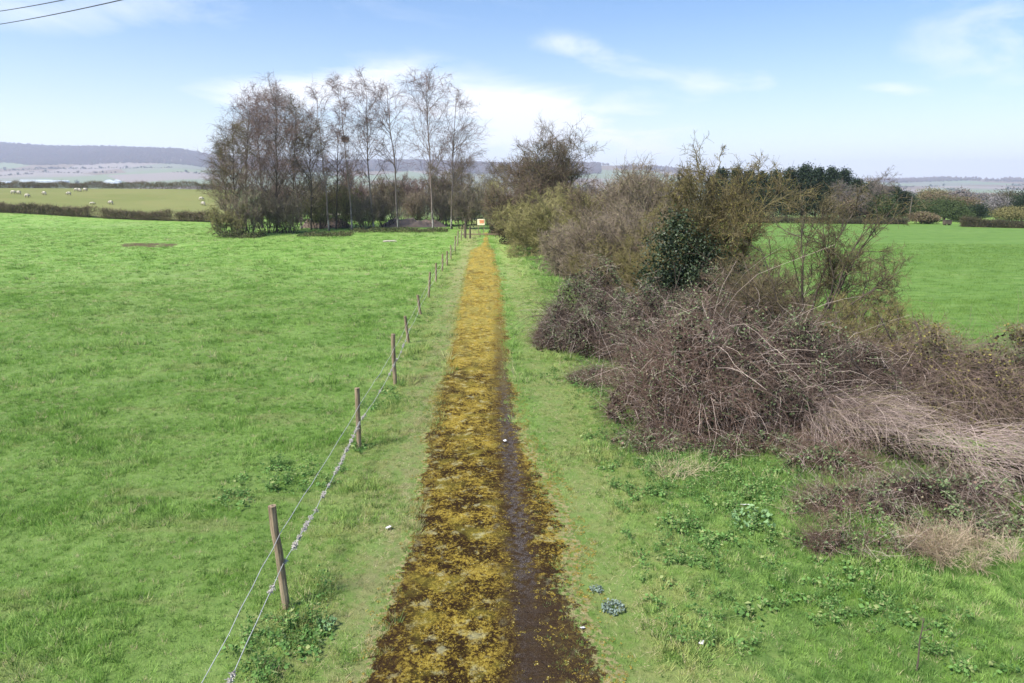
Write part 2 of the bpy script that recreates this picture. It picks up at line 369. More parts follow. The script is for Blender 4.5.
def crop_mat(blades):
    m, t, b = nt('young_cereal'); g = NB(t); p = g.pos(); x, y, z = g.sep(p)
    rows = g.math('SINE', g.math('MULTIPLY', g.math('ADD', y, g.math('MULTIPLY', x, 0.12)), 2 * pi / 2.6))
    n = g.noise(p, 0.25, 5, 0.65, stretch=(0.25, 1.3, 1)); n2 = g.noise(p, 1.6, 4, 0.7, stretch=(0.4, 1.5, 1))
    col = g.mix(g.ramp(n, 0.35, 0.65), (0.098, 0.178, 0.034), (0.125, 0.208, 0.047))
    col = g.mix(g.math('MULTIPLY', g.ramp(n2, 0.45, 0.65), 0.85), col, (0.060, 0.125, 0.021))
    col = g.mix(g.math('MULTIPLY', g.ramp(g.noise(p, 0.7, 5, .75, stretch=(.3, 1.5, 1)), 0.54, 0.70), 0.6), col, (0.185, 0.245, 0.08))
    col = g.mix(g.math('MULTIPLY', g.ramp(rows, 0.55, 1.0), 0.28), col, (0.10, 0.20, 0.03))
    edge = g.math('MULTIPLY', g.ramp(g.math('ADD', x, g.math('MULTIPLY_ADD', g.noise(p, .5, 3), 3.0, c=-1.5)), 16.0, 10.5), 0.6)
    col = g.mix(edge, col, (0.20, 0.24, 0.07))
    if blades: col = g.mix(g.math('MULTIPLY', g.rand(), 0.4), col, (0.17, 0.275, 0.065))
    t.links.new(col, b.inputs['Base Color']); b.inputs['Roughness'].default_value = 0.8; b.inputs['Specular IOR Level'].default_value = 0.15
    if not blades: t.links.new(g.bump(g.noise(p, 6, 4, 0.7), 0.5, 0.1), b.inputs['Normal'])
    return m
M_crop = crop_mat(False); M_cropb = crop_mat(True)
def field_mat(name, a, b_, c, s=0.06):
    m, t, b = nt(name); g = NB(t); p = g.pos()
    col = g.mix(g.ramp(g.noise(p, s, 5, 0.65), 0.35, 0.65), a, b_); col = g.mix(g.math('MULTIPLY', g.ramp(g.noise(p, s * 9, 4, .7, stretch=(.5, 1.5, 1)), 0.5, 0.7), 0.6), col, c)
    t.links.new(col, b.inputs['Base Color']); b.inputs['Roughness'].default_value = 0.9; b.inputs['Specular IOR Level'].default_value = 0.1; return m
M_sheepfield = field_mat('grazed_pasture', (0.140, 0.160, 0.052), (0.170, 0.180, 0.066), (0.195, 0.170, 0.070))
def patch_mat():
    m, t, b = nt('patchwork_farmland'); g = NB(t); p = g.pos()
    mp = t.nodes.new('ShaderNodeMapping'); g.set(mp, 0, p); mp.inputs['Scale'].default_value = (0.9, 0.42, 0.0); mp.inputs['Rotation'].default_value = (0, 0, 0.15)
    v = g.vor(mp.outputs[0], 0.0042); r, gg, bb = g.sep(v[1])
    col = g.mix(g.ramp(r, 0.40, 0.46), (0.17, 0.18, 0.13), (0.24, 0.20, 0.18)); col = g.mix(g.ramp(gg, 0.62, 0.66), col, (0.16, 0.20, 0.11))
    col = g.mix(g.ramp(bb, 0.70, 0.74), col, (0.17, 0.12, 0.085)); col = g.mix(g.math('MULTIPLY', g.noise(p, 0.02, 5, 0.7), 0.35), col, (0.12, 0.12, 0.07))
    t.links.new(col, b.inputs['Base Color']); b.inputs['Roughness'].default_value = 0.9; b.inputs['Specular IOR Level'].default_value = 0.1; return m
M_patch = patch_mat()

M_twig_purple = two_tone('birch_twigs', (0.115, 0.075, 0.068), (0.25, 0.175, 0.155), scale=1)
M_twig_brown = two_tone('brown_twigs', (0.080, 0.056, 0.038), (0.190, 0.140, 0.098), (0.18, 0.165, 0.07), scale=1)
M_twig_olive = two_tone('lichened_twigs', (0.085, 0.072, 0.026), (0.225, 0.200, 0.075), (0.16, 0.12, 0.07), scale=1.5)
M_twig_thorn = two_tone('thorn_twigs', (0.050, 0.040, 0.024), (0.165, 0.135, 0.070), (0.10, 0.10, 0.04), scale=1)
M_twig_tan = two_tone('tan_twigs', (0.13, 0.10, 0.072), (0.27, 0.215, 0.16), (0.24, 0.22, 0.10), scale=1)
M_twig_willow = two_tone('willow_twigs', (0.15, 0.135, 0.050), (0.35, 0.325, 0.135), (0.19, 0.15, 0.09), scale=1.5)
M_twig_gold = two_tone('yellow_lichened_twigs', (0.055, 0.042, 0.026), (0.175, 0.140, 0.068), (0.19, 0.165, 0.05), scale=1.5)
M_twig_pink = two_tone('pinkish_twigs', (0.105, 0.070, 0.055), (0.27, 0.20, 0.165), (0.15, 0.14, 0.05), scale=2)
M_cane = two_tone('bramble_canes', (0.055, 0.036, 0.028), (0.150, 0.108, 0.086), (0.50, 0.41, 0.35), scale=1.2)
M_cane2 = two_tone('bramble_canes_warm', (0.075, 0.044, 0.031), (0.170, 0.115, 0.088), (0.52, 0.42, 0.36), scale=1.2)
M_bleach = two_tone('bleached_stems', (0.115, 0.080, 0.064), (0.46, 0.365, 0.32), (0.20, 0.18, 0.08), scale=1.2)
M_litter_shade = two_tone('dead_leaves_shade_dark', (0.012, 0.008, 0.006), (0.050, 0.032, 0.022), (0.022, 0.032, 0.012), scale=2)  # dead leaves blackened so bramble and shrub interiors look shaded
M_bleaf = two_tone('bramble_leaves', (0.055, 0.090, 0.030), (0.17, 0.235, 0.095), (0.20, 0.13, 0.09), scale=3, spec=0.4, rough=.55)
M_ivy = two_tone('ivy_leaves', (0.012, 0.024, 0.009), (0.032, 0.052, 0.020), (0.075, 0.105, 0.045), scale=2, spec=0.35, rough=.5)
M_bud = two_tone('lichen_and_buds', (0.12, 0.105, 0.030), (0.27, 0.24, 0.065), scale=2)
M_bankleaf = two_tone('ivy_and_dead_leaves', (0.035, 0.050, 0.018), (0.11, 0.095, 0.045), (0.08, 0.13, 0.035), scale=.6)
M_conifer = two_tone('conifer_needles', (0.012, 0.024, 0.014), (0.034, 0.052, 0.028), scale=0.4)
M_greenbush = two_tone('evergreen_leaves', (0.028, 0.048, 0.018), (0.070, 0.095, 0.034), scale=0.5)
M_yellowbush = two_tone('catkin_twigs', (0.12, 0.11, 0.045), (0.21, 0.19, 0.08), scale=0.5)
M_blossom = two_tone('white_blossom', (0.13, 0.12, 0.115), (0.27, 0.25, 0.25), scale=0.5)
M_greytwig = two_tone('far_grey_twigs', (0.11, 0.09, 0.078), (0.21, 0.175, 0.155), scale=0.5)
M_hedge = two_tone('clipped_hedge_twigs', (0.080, 0.062, 0.038), (0.20, 0.150, 0.095), (0.14, 0.15, 0.06), scale=.3)
M_hedge_dark = two_tone('dark_hedge_twigs', (0.040, 0.036, 0.022), (0.105, 0.088, 0.052), (0.05, 0.07, 0.025), scale=.3)
M_bark_dark = plain('dark_bark', (0.085, 0.065, 0.048), 0.9, nscale=14, var=.5)
M_bark_olive = plain('mossy_bark', (0.13, 0.11, 0.05), 0.9, nscale=14, var=.5)
def birch_bark():
    m, t, b = nt('birch_bark'); g = NB(t); o = g.obj(); x, y, z = g.sep(o)
    n = g.noise(o, 3.0, 5, 0.7, stretch=(1, 1, 0.45)); col = g.mix(g.ramp(n, 0.42, 0.54), (0.36, 0.33, 0.29), (0.07, 0.055, 0.05))
    col = g.mix(g.ramp(z, 0.2, 4.5), col, (0.20, 0.15, 0.13)); t.links.new(col, b.inputs['Base Color']); b.inputs['Roughness'].default_value = 0.8; return m
M_birch = birch_bark()
def post_mat():
    m, t, b = nt('weathered_post'); g = NB(t); o = g.obj()
    n = g.noise(o, 9, 5, 0.7, stretch=(3, 3, 0.35)); col = g.mix(g.ramp(n, .3, .7), (0.115, 0.080, 0.048), (0.34, 0.255, 0.165))
    col = g.mix(g.math('MULTIPLY', g.ramp(g.noise(o, 4, 3), 0.5, 0.7), 0.45), col, (0.20, 0.20, 0.11))
    t.links.new(col, b.inputs['Base Color']); b.inputs['Roughness'].default_value = 0.9; t.links.new(g.bump(n, 0.6, 0.02), b.inputs['Normal']); return m
M_post = post_mat()
M_wire = plain('galvanised_wire', (0.50, 0.50, 0.48), 0.5, 0.4)
M_wool = plain('sheep_wool', (0.42, 0.39, 0.35), 0.95, var=.15)
M_fleece = plain('fleece', (0.50, 0.45, 0.36), 0.95, var=.12, nscale=5)
M_darkface = plain('sheep_face', (0.10, 0.08, 0.07), 0.9)
M_paper = plain('white_paper', (0.62, 0.61, 0.59), 0.7, var=.06)
M_cable = plain('black_cable', (0.02, 0.02, 0.022), 0.6)
M_pole = plain('creosoted_pole', (0.12, 0.10, 0.08), 0.9)
M_wall_w = plain('white_cladding', (0.78, 0.80, 0.82), 0.5, var=.05)
M_roofgrey = plain('grey_roof', (0.50, 0.52, 0.56), 0.6, var=.08)
M_brick = plain('brick', (0.33, 0.18, 0.12), 0.9)
M_soil = plain('spoil_earth', (0.21, 0.155, 0.115), 0.95, nscale=1.2, var=.45)
M_orange = plain('orange_print', (0.85, 0.33, 0.16), 0.5, var=.06)
M_cream = plain('cream_board', (0.90, 0.80, 0.55), 0.5, var=.04)

# ------------------------------------------------------------------ ground
def grid_obj(name, X, Y, Z, mat, kind='structure', flat=False):
    ny, nx = X.shape; idx = np.arange(ny * nx).reshape(ny, nx)
    f = np.stack([idx[:-1, :-1], idx[:-1, 1:], idx[1:, 1:], idx[1:, :-1]], -1).reshape(-1, 4)
    o = MB().add(np.stack([X, Y, Z], -1), f).build(name, mat, flat=flat); o['kind'] = kind; return o
def warp(lo, hi, fine, n0, n1):
    pass
xs = np.concatenate([-np.geomspace(9000, 40, 60), np.arange(-39.5, 40, 0.5), np.geomspace(40, 9000, 60)])
ys = np.concatenate([-np.geomspace(600, 10, 10), np.arange(-9, 2, 1.0), np.arange(2, 75, 0.4), np.arange(75, 320, 2.5), np.geomspace(320, 12000, 70)])
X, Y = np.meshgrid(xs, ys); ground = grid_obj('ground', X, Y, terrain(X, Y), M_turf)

# mossy path: a fine relief sheet with ragged edges, lying on the ground
def path_edges(y):
    l = -1.22 - 0.05 * np.sin(y * .5) + 0.14 * fbm(y / 1.1, 3.3 + 0 * y, 4) + 0.13 * fbm(y / .16, 5.3 + 0 * y, 3) + 0.25 * smooth(y, 50, 62)
    r = np.interp(y, [0, 8, 10.5, 12.5, 15, 20, 30, 45, 55, 62, 80], [1.34, 1.31, 1.22, .98, .76, .80, .94, .98, .88, .55, .5]) + 0.18 * fbm(y / 0.9, 9.1 + 0 * y, 4) + 0.15 * fbm(y / .18, 2.7 + 0 * y, 3)
    l = np.interp(y, [0, 6, 8.5, 55, 64, 80], [-.12, -.10, 0, 0, .95, 1.0]) + l
    return l, r
yy = np.concatenate([np.arange(2.0, 13, 0.022), np.arange(13, 30, 0.06), np.arange(30, 78, 0.2)])
uu = np.linspace(0, 1, 111)
l, r = path_edges(yy)
XX = l[:, None] + (r - l)[:, None] * uu[None, :]; YY = np.repeat(yy[:, None], 111, 1)
moss = 0.012 + 0.016 * np.clip(fbm(XX * 5, YY * 5, 5) + 0.1, 0, 1) + 0.012 * np.clip(fbm(XX * 22, YY * 22, 3), -.3, 1)
track = np.exp(-((XX - 0.475) / 0.14) ** 2) * (YY < 26); moss = moss * (1 - 0.8 * track)
edge = np.minimum(uu, 1 - uu)[None, :]; ZZ = terrain(XX, YY) + moss * np.clip(edge * 14, 0.05, 1) + 0.004
path = grid_obj('path', XX, YY, ZZ, M_path)
side = np.where(uu[None, :] < .5, np.minimum(1, (edge * (r - l)[:, None]) / .16), np.minimum(1, (edge * (r - l)[:, None]) / (.12 + .34 * smooth(-yy, -16, -12))[:, None]))
ea = path.data.attributes.new('inland', 'FLOAT', 'POINT'); ea.data.foreach_set('value', side.astype(np.float32).ravel())

# the cereal field behind the hedge and the sheep pasture beyond the low hedge
v = np.concatenate([np.arange(-6, 60, 1.0), np.arange(60, 101, 2.0)]); w = np.concatenate([np.linspace(0, 1, 40) ** 1.6])
left_edge = np.interp(v, [-6, 12, 25, 50, 101], [12.0, 11.5, 11.0, 11.0, 14.0])
Y = np.repeat(v[:, None], 40, 1); X = left_edge[:, None] + (260 - left_edge)[:, None] * w[None, :]; Y = Y * np.interp(X, [0, 100, 260], [1, .93, .86])
grid_obj('crop_field', X, Y, terrain(X, Y) + 0.05, M_crop)
def hedge_line(a, b, n):
    t = np.linspace(0, 1, n)[:, None]; p = a[:2] * (1 - t) + b[:2] * t; return p
HA, HB = pix(-40, 210.5), pix(225, 222.5)
def rise_pt(px, t_target):
    d = ray(px, 190); y = t_target / (1 - 0.33 * d[0]); return np.array([d[0] * y, y])
FA, FB = rise_pt(-60, 199), rise_pt(235, 172)
h0 = np.concatenate([[HA[:2] + (HA - HB)[:2] * .7], hedge_line(HA, HB, 12)]); h1 = np.concatenate([[FA + (FA - FB) * .7], hedge_line(FA, FB, 12)])
s = np.linspace(0, 1, 24)[None, :, None]; P = h0[:, None, :] * (1 - s) + h1[:, None, :] * s
grid_obj('sheep_pasture', P[..., 0], P[..., 1], terrain(P[..., 0], P[..., 1]) + 0.10, M_sheepfield)

# far rolling hills
RU = [(-300, 150), (0, 144.5), (60, 147), (110, 148), (150, 149.5), (185, 151), (215, 157), (300, 162), (420, 160), (520, 164), (580, 164.5), (640, 166), (720, 175), (860, 180), (900, 180.5), (960, 178.5), (1024, 180), (1300, 178)]
RUx = [ray(a, 190)[0] for a, b in RU]; RUe = [ray(a, b)[2] for a, b in RU]
def hill_z(u, y):
    e = np.interp(u, RUx, RUe); zr = CAM_H + e * 3600
    prof = np.interp(y, [1300, 1500, 2200, 2800, 3000, 3600, 4200, 5200, 6500], [-.02, .02, .24, .46, .56, 1.0, 1.06, .9, .6])
    prof = prof + smooth(y, 1500, 2600) * 0.10 * fbm(u * 5, y / 900, 3)
    prof = np.where(y > 3550, np.minimum(prof, y / 3600 * .985), prof)
    return -14 + (zr + 14) * prof
uu_ = np.linspace(-1.35, 1.35, 260); yy_ = np.concatenate([np.linspace(1300, 3600, 90), np.linspace(3680, 6500, 20)])
U, Yh = np.meshgrid(uu_, yy_); Zh = hill_z(U, Yh)
grid_obj('hills', U * Yh, Yh, Zh, M_patch)

# ------------------------------------------------------------------ haze: real air
hz = MB().box((0, 2900, 118), (6200, 3900, 134.5)).build('haze', []); hz['kind'] = 'stuff'; hz['label'] = 'pale blue haze over the valley and far hills'
hm = bpy.data.materials.new('haze_air'); hm.use_nodes = True; hn = hm.node_tree; hn.nodes.clear()
ho = hn.nodes.new('ShaderNodeOutputMaterial'); hv = hn.nodes.new('ShaderNodeVolumePrincipled')
hv.inputs['Color'].default_value = (0.74, 0.79, 1.0, 1); hv.inputs['Density'].default_value = 0.00018; hv.inputs['Anisotropy'].default_value = 0.2
hn.links.new(hv.outputs[0], ho.inputs['Volume']); hz.data.materials.append(hm)

# ------------------------------------------------------------------ instanced stuff (grass, moss, far wood)
def scatter(name, pts, scl, variants, picks=None, tilt=0.12, kind='stuff', zs=None):
    """one object whose geometry nodes put small plants on its points"""
    N = len(pts); me = bpy.data.meshes.new(name); me.vertices.add(N); me.vertices.foreach_set('co', np.asarray(pts, np.float32).ravel())
    a = me.attributes.new('rot', 'FLOAT_VECTOR', 'POINT'); rot = np.stack([rng.normal(0, tilt, N), rng.normal(0, tilt, N), rng.uniform(0, 2 * pi, N)], 1).astype(np.float32); a.data.foreach_set('vector', rot.ravel())
    a = me.attributes.new('scl', 'FLOAT_VECTOR', 'POINT'); s3 = np.stack([scl, scl, scl * (zs if zs is not None else 1)], 1).astype(np.float32); a.data.foreach_set('vector', s3.ravel())
    a = me.attributes.new('pick', 'INT', 'POINT'); a.data.foreach_set('value', (rng.integers(0, len(variants), N) if picks is None else picks).astype(np.int32))
    o = bpy.data.objects.new(name, me); sc.collection.objects.link(o); o['kind'] = kind
    col = bpy.data.collections.new(name + '_kinds')
    for i, vo in enumerate(variants):
        for c in list(vo.users_collection): c.objects.unlink(vo)
        vo.name = 'k%02d_%s' % (i, name); col.objects.link(vo)
    ng = bpy.data.node_groups.new(name + '_scatter', 'GeometryNodeTree')
    ng.interface.new_socket('Geometry', in_out='INPUT', socket_type='NodeSocketGeometry'); ng.interface.new_socket('Geometry', in_out='OUTPUT', socket_type='NodeSocketGeometry')
    n = ng.nodes; L = ng.links; gi = n.new('NodeGroupInput'); go = n.new('NodeGroupOutput'); iop = n.new('GeometryNodeInstanceOnPoints'); ci = n.new('GeometryNodeCollectionInfo')
    ci.inputs['Collection'].default_value = col; ci.inputs['Separate Children'].default_value = True; ci.inputs['Reset Children'].default_value = True
    def na(nm, dt): q = n.new('GeometryNodeInputNamedAttribute'); q.data_type = dt; q.inputs['Name'].default_value = nm; return q.outputs['Attribute']
    er = n.new('FunctionNodeEulerToRotation'); L.new(na('rot', 'FLOAT_VECTOR'), er.inputs[0])
    L.new(gi.outputs[0], iop.inputs['Points']); L.new(ci.outputs[0], iop.inputs['Instance']); iop.inputs['Pick Instance'].default_value = True
    L.new(na('pick', 'INT'), iop.inputs['Instance Index']); L.new(er.outputs[0], iop.inputs['Rotation']); L.new(na('scl', 'FLOAT_VECTOR'), iop.inputs['Scale'])
    L.new(iop.outputs[0], go.inputs[0]); md = o.modifiers.new('scatter', 'NODES'); md.node_group = ng
    return o
def tuft(nb, rad, h, w, mat, lean=0.45, n=3, droop=-.12):
    a = rng.uniform(0, 2 * pi, nb); q = rad * np.sqrt(rng.random(nb)); st = np.stack([q * np.cos(a), q * np.sin(a), np.full(nb, -0.01)], 1)
    d = np.stack([np.cos(a) * lean, np.sin(a) * lean, np.ones(nb)], 1) + rng.normal(0, .25, (nb, 3)); L = h * rng.uniform(.6, 1.25, nb)
    p = walk(st, d, L, n, 0.12, droop); side = norm(np.cross(norm(d), rng.normal(size=d.shape)))
    t = np.linspace(0, 1, n)[None, :, None]; ww = w * (1 - 0.85 * t) / 2; A = p + side[:, None] * ww; B = p - side[:, None] * ww
    v = np.stack([A, B], 2); idx = np.arange(nb * n * 2).reshape(nb, n, 2)
    f = np.stack([idx[:, :-1, 0], idx[:, :-1, 1], idx[:, 1:, 1], idx[:, 1:, 0]], -1)
    return MB().add(v, f, 0, np.repeat(rng.random(nb), n * 2)).build('tuft', mat)
def sample_zone(y0, y1, dens, xl=-0.90, xr=0.95, keep=None):
    mg = 6.0 if xr - xl > .94 else 0.0   # a wide margin, so the turf also holds a few steps to the side
    A = ((xr - xl) * (y1 * y1 - y0 * y0) / 2 + 2 * mg * (y1 - y0)); n = int(dens * A * 1.35); y = rng.uniform(y0, y1, n); wd = (xr - xl) * y + 2 * mg; k = rng.random(n) < wd / ((xr - xl) * y1 + 2 * mg); y = y[k]; wd = wd[k]
    k = rng.random(len(y)) < min(1.0, dens * A / len(y)); y = y[k]; wd = wd[k]; x = xl * y - mg + wd * rng.random(len(y))
    if keep is not None: k = keep(x, y); x, y = x[k], y[k]
    return np.stack([x, y, terrain(x, y)], 1)
def off_path(x, y):
    l, r = path_edges(y); jit = np.abs(rng.normal(0, .09, len(x))); jit = jit * 1.3; mixed = (x > .68) & (rng.random(len(x)) < .12 + .5 * smooth(x, .7, 1.15)) & (fbm(x * 4, y * 4, 3) > -.05); return (x < l + .05 + jit) | (x > r - .05 - jit) | mixed
def crop_edge(y): return np.interp(y, [-6, 12, 25, 50, 101], [12.0, 11.5, 11.0, 11.0, 14.0])
def pasture(x, y): return off_path(x, y) & ~((np.abs(x + 29.3) < 3.6 + rng.normal(0, 1, len(x))) & (np.abs(y - 60.8) < 1.6 + fbm(x, y, 3) * 2)) & (x < crop_edge(y) - .1)
reseed(21)
green = [tuft(16, .06, .085, .0075, M_blade) for _ in range(4)] + [tuft(18, .045, .15, .008, M_blade, lean=.7), tuft(10, .08, .05, .010, M_blade, lean=1.2)]
p1 = sample_zone(2.5, 17, 290, keep=pasture); p2 = sample_zone(17, 36, 75, keep=pasture); p3 = sample_zone(36, 85, 14, keep=pasture); p4 = sample_zone(85, 118, 5, xl=-.8, xr=.15, keep=pasture); p3 = np.concatenate([p3, p4])
pts = np.concatenate([p1, p2, p3]); sc3 = np.concatenate([rng.uniform(.7, 1.2, len(p1)), rng.uniform(1.2, 2.0, len(p2)), rng.uniform(2.0, 3.6, len(p3))])
tus = smooth(fbm(pts[:, 0] / 1.1, pts[:, 1] / 1.1, 3), 0.0, 0.45); left = pts[:, 0] < -2.4
sc3 = sc3 * (0.64 + 0.62 * tus * np.where(left, .75, 1.15)); lush = smooth(pts[:, 0], 2.4, 4) * (pts[:, 0] < 14); sc3 = sc3 * (1 + .35 * lush)
worn = np.where(np.abs(np.abs(pts[:, 0]) - 1.5) < .35, .65, 1); sc3 = sc3 * worn
zsq = np.interp(pts[:, 1], [17, 40, 80], [1, .65, .45]); sc3 = np.where(pts[:, 1] < 17, np.minimum(sc3, 1.45), sc3)
picks = rng.choice(6, len(pts), p=[.21, .21, .19, .17, .03, .19])
gr = scatter('grass', pts, sc3, green, picks, zs=zsq); gr['label'] = 'short tufted green grass over the pasture and verges'
# dead straw tufts on the verges
straw = [tuft(9, .07, .075, .0038, M_straw, lean=1.6), tuft(5, .05, .12, .0032, M_straw, lean=.9), tuft(12, .09, .055, .0045, M_straw, lean=2.2)]
def verge(x, y):
    k = off_path(x, y) & (x > -3.2) & (x < 7.5); a = np.where(x < 0, smooth(x, -3.0, -1.5), smooth(-x, -3.6, -1.4)); a = a * .62 + .14
    return k & (rng.random(len(x)) < a * (0.35 + smooth(fbm(x * .9, y * .9, 3), -.15, .35)))
ps = np.concatenate([sample_zone(5, 18, 190, -.6, .75, verge), sample_zone(18, 45, 38, -.15, .25, verge)])
st = scatter('dry_grass', ps, rng.uniform(.6, 1.1, len(ps)) * np.interp(ps[:, 1], [18, 45], [1, 2.0]), straw); st['label'] = 'straw coloured dead grass along the path edges'
# moss cushions on the path
def cushion(n, rad, h, mat):
    a = rng.uniform(0, 2 * pi, n); q = np.sqrt(rng.random(n)); c = np.stack([rad * q * np.cos(a), rad * q * np.sin(a), h * (1 - q ** 2) * rng.uniform(.3, 1, n)], 1)
    return MB().leaves(c, rng.uniform(.007, .018, n), aspect=.8, up=.6).build('cushion', mat)
mosses = [cushion(26, .030, .012, M_moss), cushion(34, .045, .014, M_moss), cushion(14, .018, .010, M_moss), cushion(10, .05, .008, M_moss)]
def onpath(x, y):
    l, r = path_edges(y); k = (x > l - .12 * (rng.random(len(x)) < .3)) & (x < r + .22 * (rng.random(len(x)) < .4)); t = np.exp(-((x - 0.475) / 0.20) ** 2); d = .12 + .88 * smooth(fbm(x * 3.0, y * 3.0, 5), -.25, .35)
    le = 1 - .65 * smooth(-x, .7, 1.0) * (y < 14)
    return k & (rng.random(len(x)) < d * (1 - t) * le)
pm = sample_zone(5, 17, 620, -.25, .25, onpath); pm2 = sample_zone(17, 40, 90, -.08, .08, onpath); pm = np.concatenate([pm, pm2]); pm[:, 2] += .014
mo = scatter('moss', pm, rng.uniform(.45, 1.1, len(pm)) * np.interp(pm[:, 1], [17, 40], [1, 2]), mosses, tilt=.1); mo['label'] = 'golden moss cushions growing over the path'
# cereal blades
cer = [tuft(12, .10, .13, .010, M_cropb, lean=.5) for _ in range(3)]
def incrop(x, y): return (x > crop_edge(y)) & (x < 75)
pc = np.concatenate([sample_zone(11, 30, 45, .3, 1.1, incrop), sample_zone(30, 60, 14, .15, 1.1, incrop)])
cw = scatter('cereal_crop', pc, np.interp(pc[:, 1], [20, 60], [1.1, 2.2]) * rng.uniform(.8, 1.2, len(pc)), cer, zs=np.interp(pc[:, 1], [20, 60], [1, .5])); cw['label'] = 'young green cereal crop behind the bramble hedge'
# weeds: low broad leaves by the fence posts and under the brambles
def rosette(n, rad, h, size):
    a = rng.uniform(0, 2 * pi, n); q = rad * rng.random(n); c = np.stack([q * np.cos(a), q * np.sin(a), h * rng.uniform(.3, 1, n)], 1)
    return MB().leaves(c, rng.uniform(size * .6, size, n), aspect=.75, up=1.2).build('rosette', M_weed)
def sprig(n, h, size):
    s = walk(np.zeros((n, 3)), rng.normal(size=(n, 3)) * .45 + np.array([0, 0, 1]), h * rng.uniform(.6, 1.2, n), 5, .12); mb = MB().tubes(s, .0022, .001, 3); q = s[:, 1:].reshape(-1, 3); q = np.repeat(q, 3, 0) + rng.normal(0, .012, (len(q) * 3, 3))
    return mb.leaves(q, rng.uniform(size * .5, size * 1.2, len(q)), aspect=.5, up=.9).build('sprig', M_weed)
weeds = [rosette(26, .14, .10, .06), rosette(18, .10, .12, .045), rosette(30, .20, .07, .075), sprig(7, .20, .035), sprig(5, .28, .045), sprig(9, .14, .028)]
wp = []
for (px, py, rd, n) in [(278, 645, .50, 26), (310, 640, .3, 8), (255, 655, .35, 10), (245, 492, .5, 22), (315, 480, .55, 26), (275, 468, .25, 8), (362, 452, .22, 8), (380, 405, .5, 16), (392, 390, .3, 8), (325, 590, .2, 3), (420, 318, .6, 8),
                       (700, 470, 1.2, 60), (760, 490, .9, 60), (660, 440, .9, 40), (640, 480, .6, 20), (820, 560, .7, 18), (790, 600, .5, 10), (920, 620, .6, 12), (745, 530, .45, 24), (690, 540, .4, 18), (860, 610, .5, 10), (960, 660, .5, 12), (570, 380, .8, 20), (600, 400, .7, 20)]:
    c = pix(px, py); a = rng.uniform(0, 2 * pi, n); q = rd * np.sqrt(rng.random(n)); x = c[0] + q * np.cos(a); y = c[1] + 1.3 * q * np.sin(a); wp.append(np.stack([x, y, terrain(x, y)], 1))
hb = sample_zone(6.5, 20, 16, .12, .75, lambda x, y: (x > 2.0) & (x < 9.0) & (fbm(x * .9, y * .9, 3) > -.12)); wp = np.concatenate(wp + [hb])
wd = scatter('weeds', wp, rng.uniform(.6, 1.25, len(wp)), weeds, tilt=.15); wd['label'] = 'low dark green broadleaf weeds in the grass'

# ------------------------------------------------------------------ plants: builders
def crown_cloud(mb, center, rad, n, size, clumps=14, mi=0, squeeze=.42):
    c = rng.normal(size=(clumps, 3)); c = norm(c) * (rng.random((clumps, 1)) ** .5) * np.array(rad) * .72
    k = rng.integers(0, clumps, n); p = c[k] + rng.normal(size=(n, 3)) * np.array(rad) * squeeze * .55 + np.array(center)
    mb.leaves(p, rng.uniform(size * .6, size * 1.3, n), mi, aspect=.8); return mb

def birch(loc, H, lean, label, seed, white=1.0, group='bare birches in the copse', dens=1.0, spread=1.0, mat=None, nest=None, crown_from=.28, name='birch_tree'):
    reseed(seed); H = H * .92; loc = np.array(loc, float); root = empty(name, loc); tag(root, label, 'tree', group)
    n = 15; t = np.linspace(0, 1, n); tr = np.zeros((1, n, 3)); wob = np.cumsum(rng.normal(0, .10, (n, 2)), 0) * t[:, None]
    tr[0, :, 0] = lean[0] * t + wob[:, 0]; tr[0, :, 1] = lean[1] * t + wob[:, 1]; tr[0, :, 2] = -0.2 + (H + .2) * t
    mb = MB().tubes(tr, H * .0082, .02, 7, power=.85); cr = MB()
    st, d, tt, _ = spawn(tr, int(34 * dens), crown_from, .98, .80, .15); d[:, 2] += .10
    L = H * (0.105 + .22 * (1 - tt) ** .8) * rng.uniform(.7, 1.25, len(tt)) * spread * 1.15
    b1 = walk(st, d, L, 8, .11, [.05, .06, .07, .05, .02, -.02, -.06]); mb.tubes(b1, .018 + .035 * (1 - tt) * H / 16, .008, 4)
    st, d, t2, pi_ = spawn(b1, 8, .2, 1, .65, .2); b2 = walk(st, d, L[pi_] * .45 * rng.uniform(.6, 1.3, len(st)), 6, .16, .0); cr.tubes(b2, .012, .005, 3)
    st, d, _, _ = spawn(b2, 9, .15, 1, .7, .3); b3 = walk(st, d, rng.uniform(.35, .95, len(st)), 4, .2, -.22); cr.tubes(b3, .0095, .005, 3)
    m = mb.build('trunk', M_birch if white else M_bark_dark, root, flat=False); c = cr.build('crown', mat or M_twig_purple, root)
    if nest is not None:
        q = np.array(nest); N = 500; dd = norm(rng.normal(size=(N, 3))) * np.array([.42, .42, .30]) * rng.uniform(.6, 1, (N, 1)); pp = walk(q + dd, np.cross(dd, rng.normal(size=(N, 3))), .35, 3, .3)
        MB().tubes(pp, .012, .008, 3).build('nest', M_bark_dark, root)
    return root
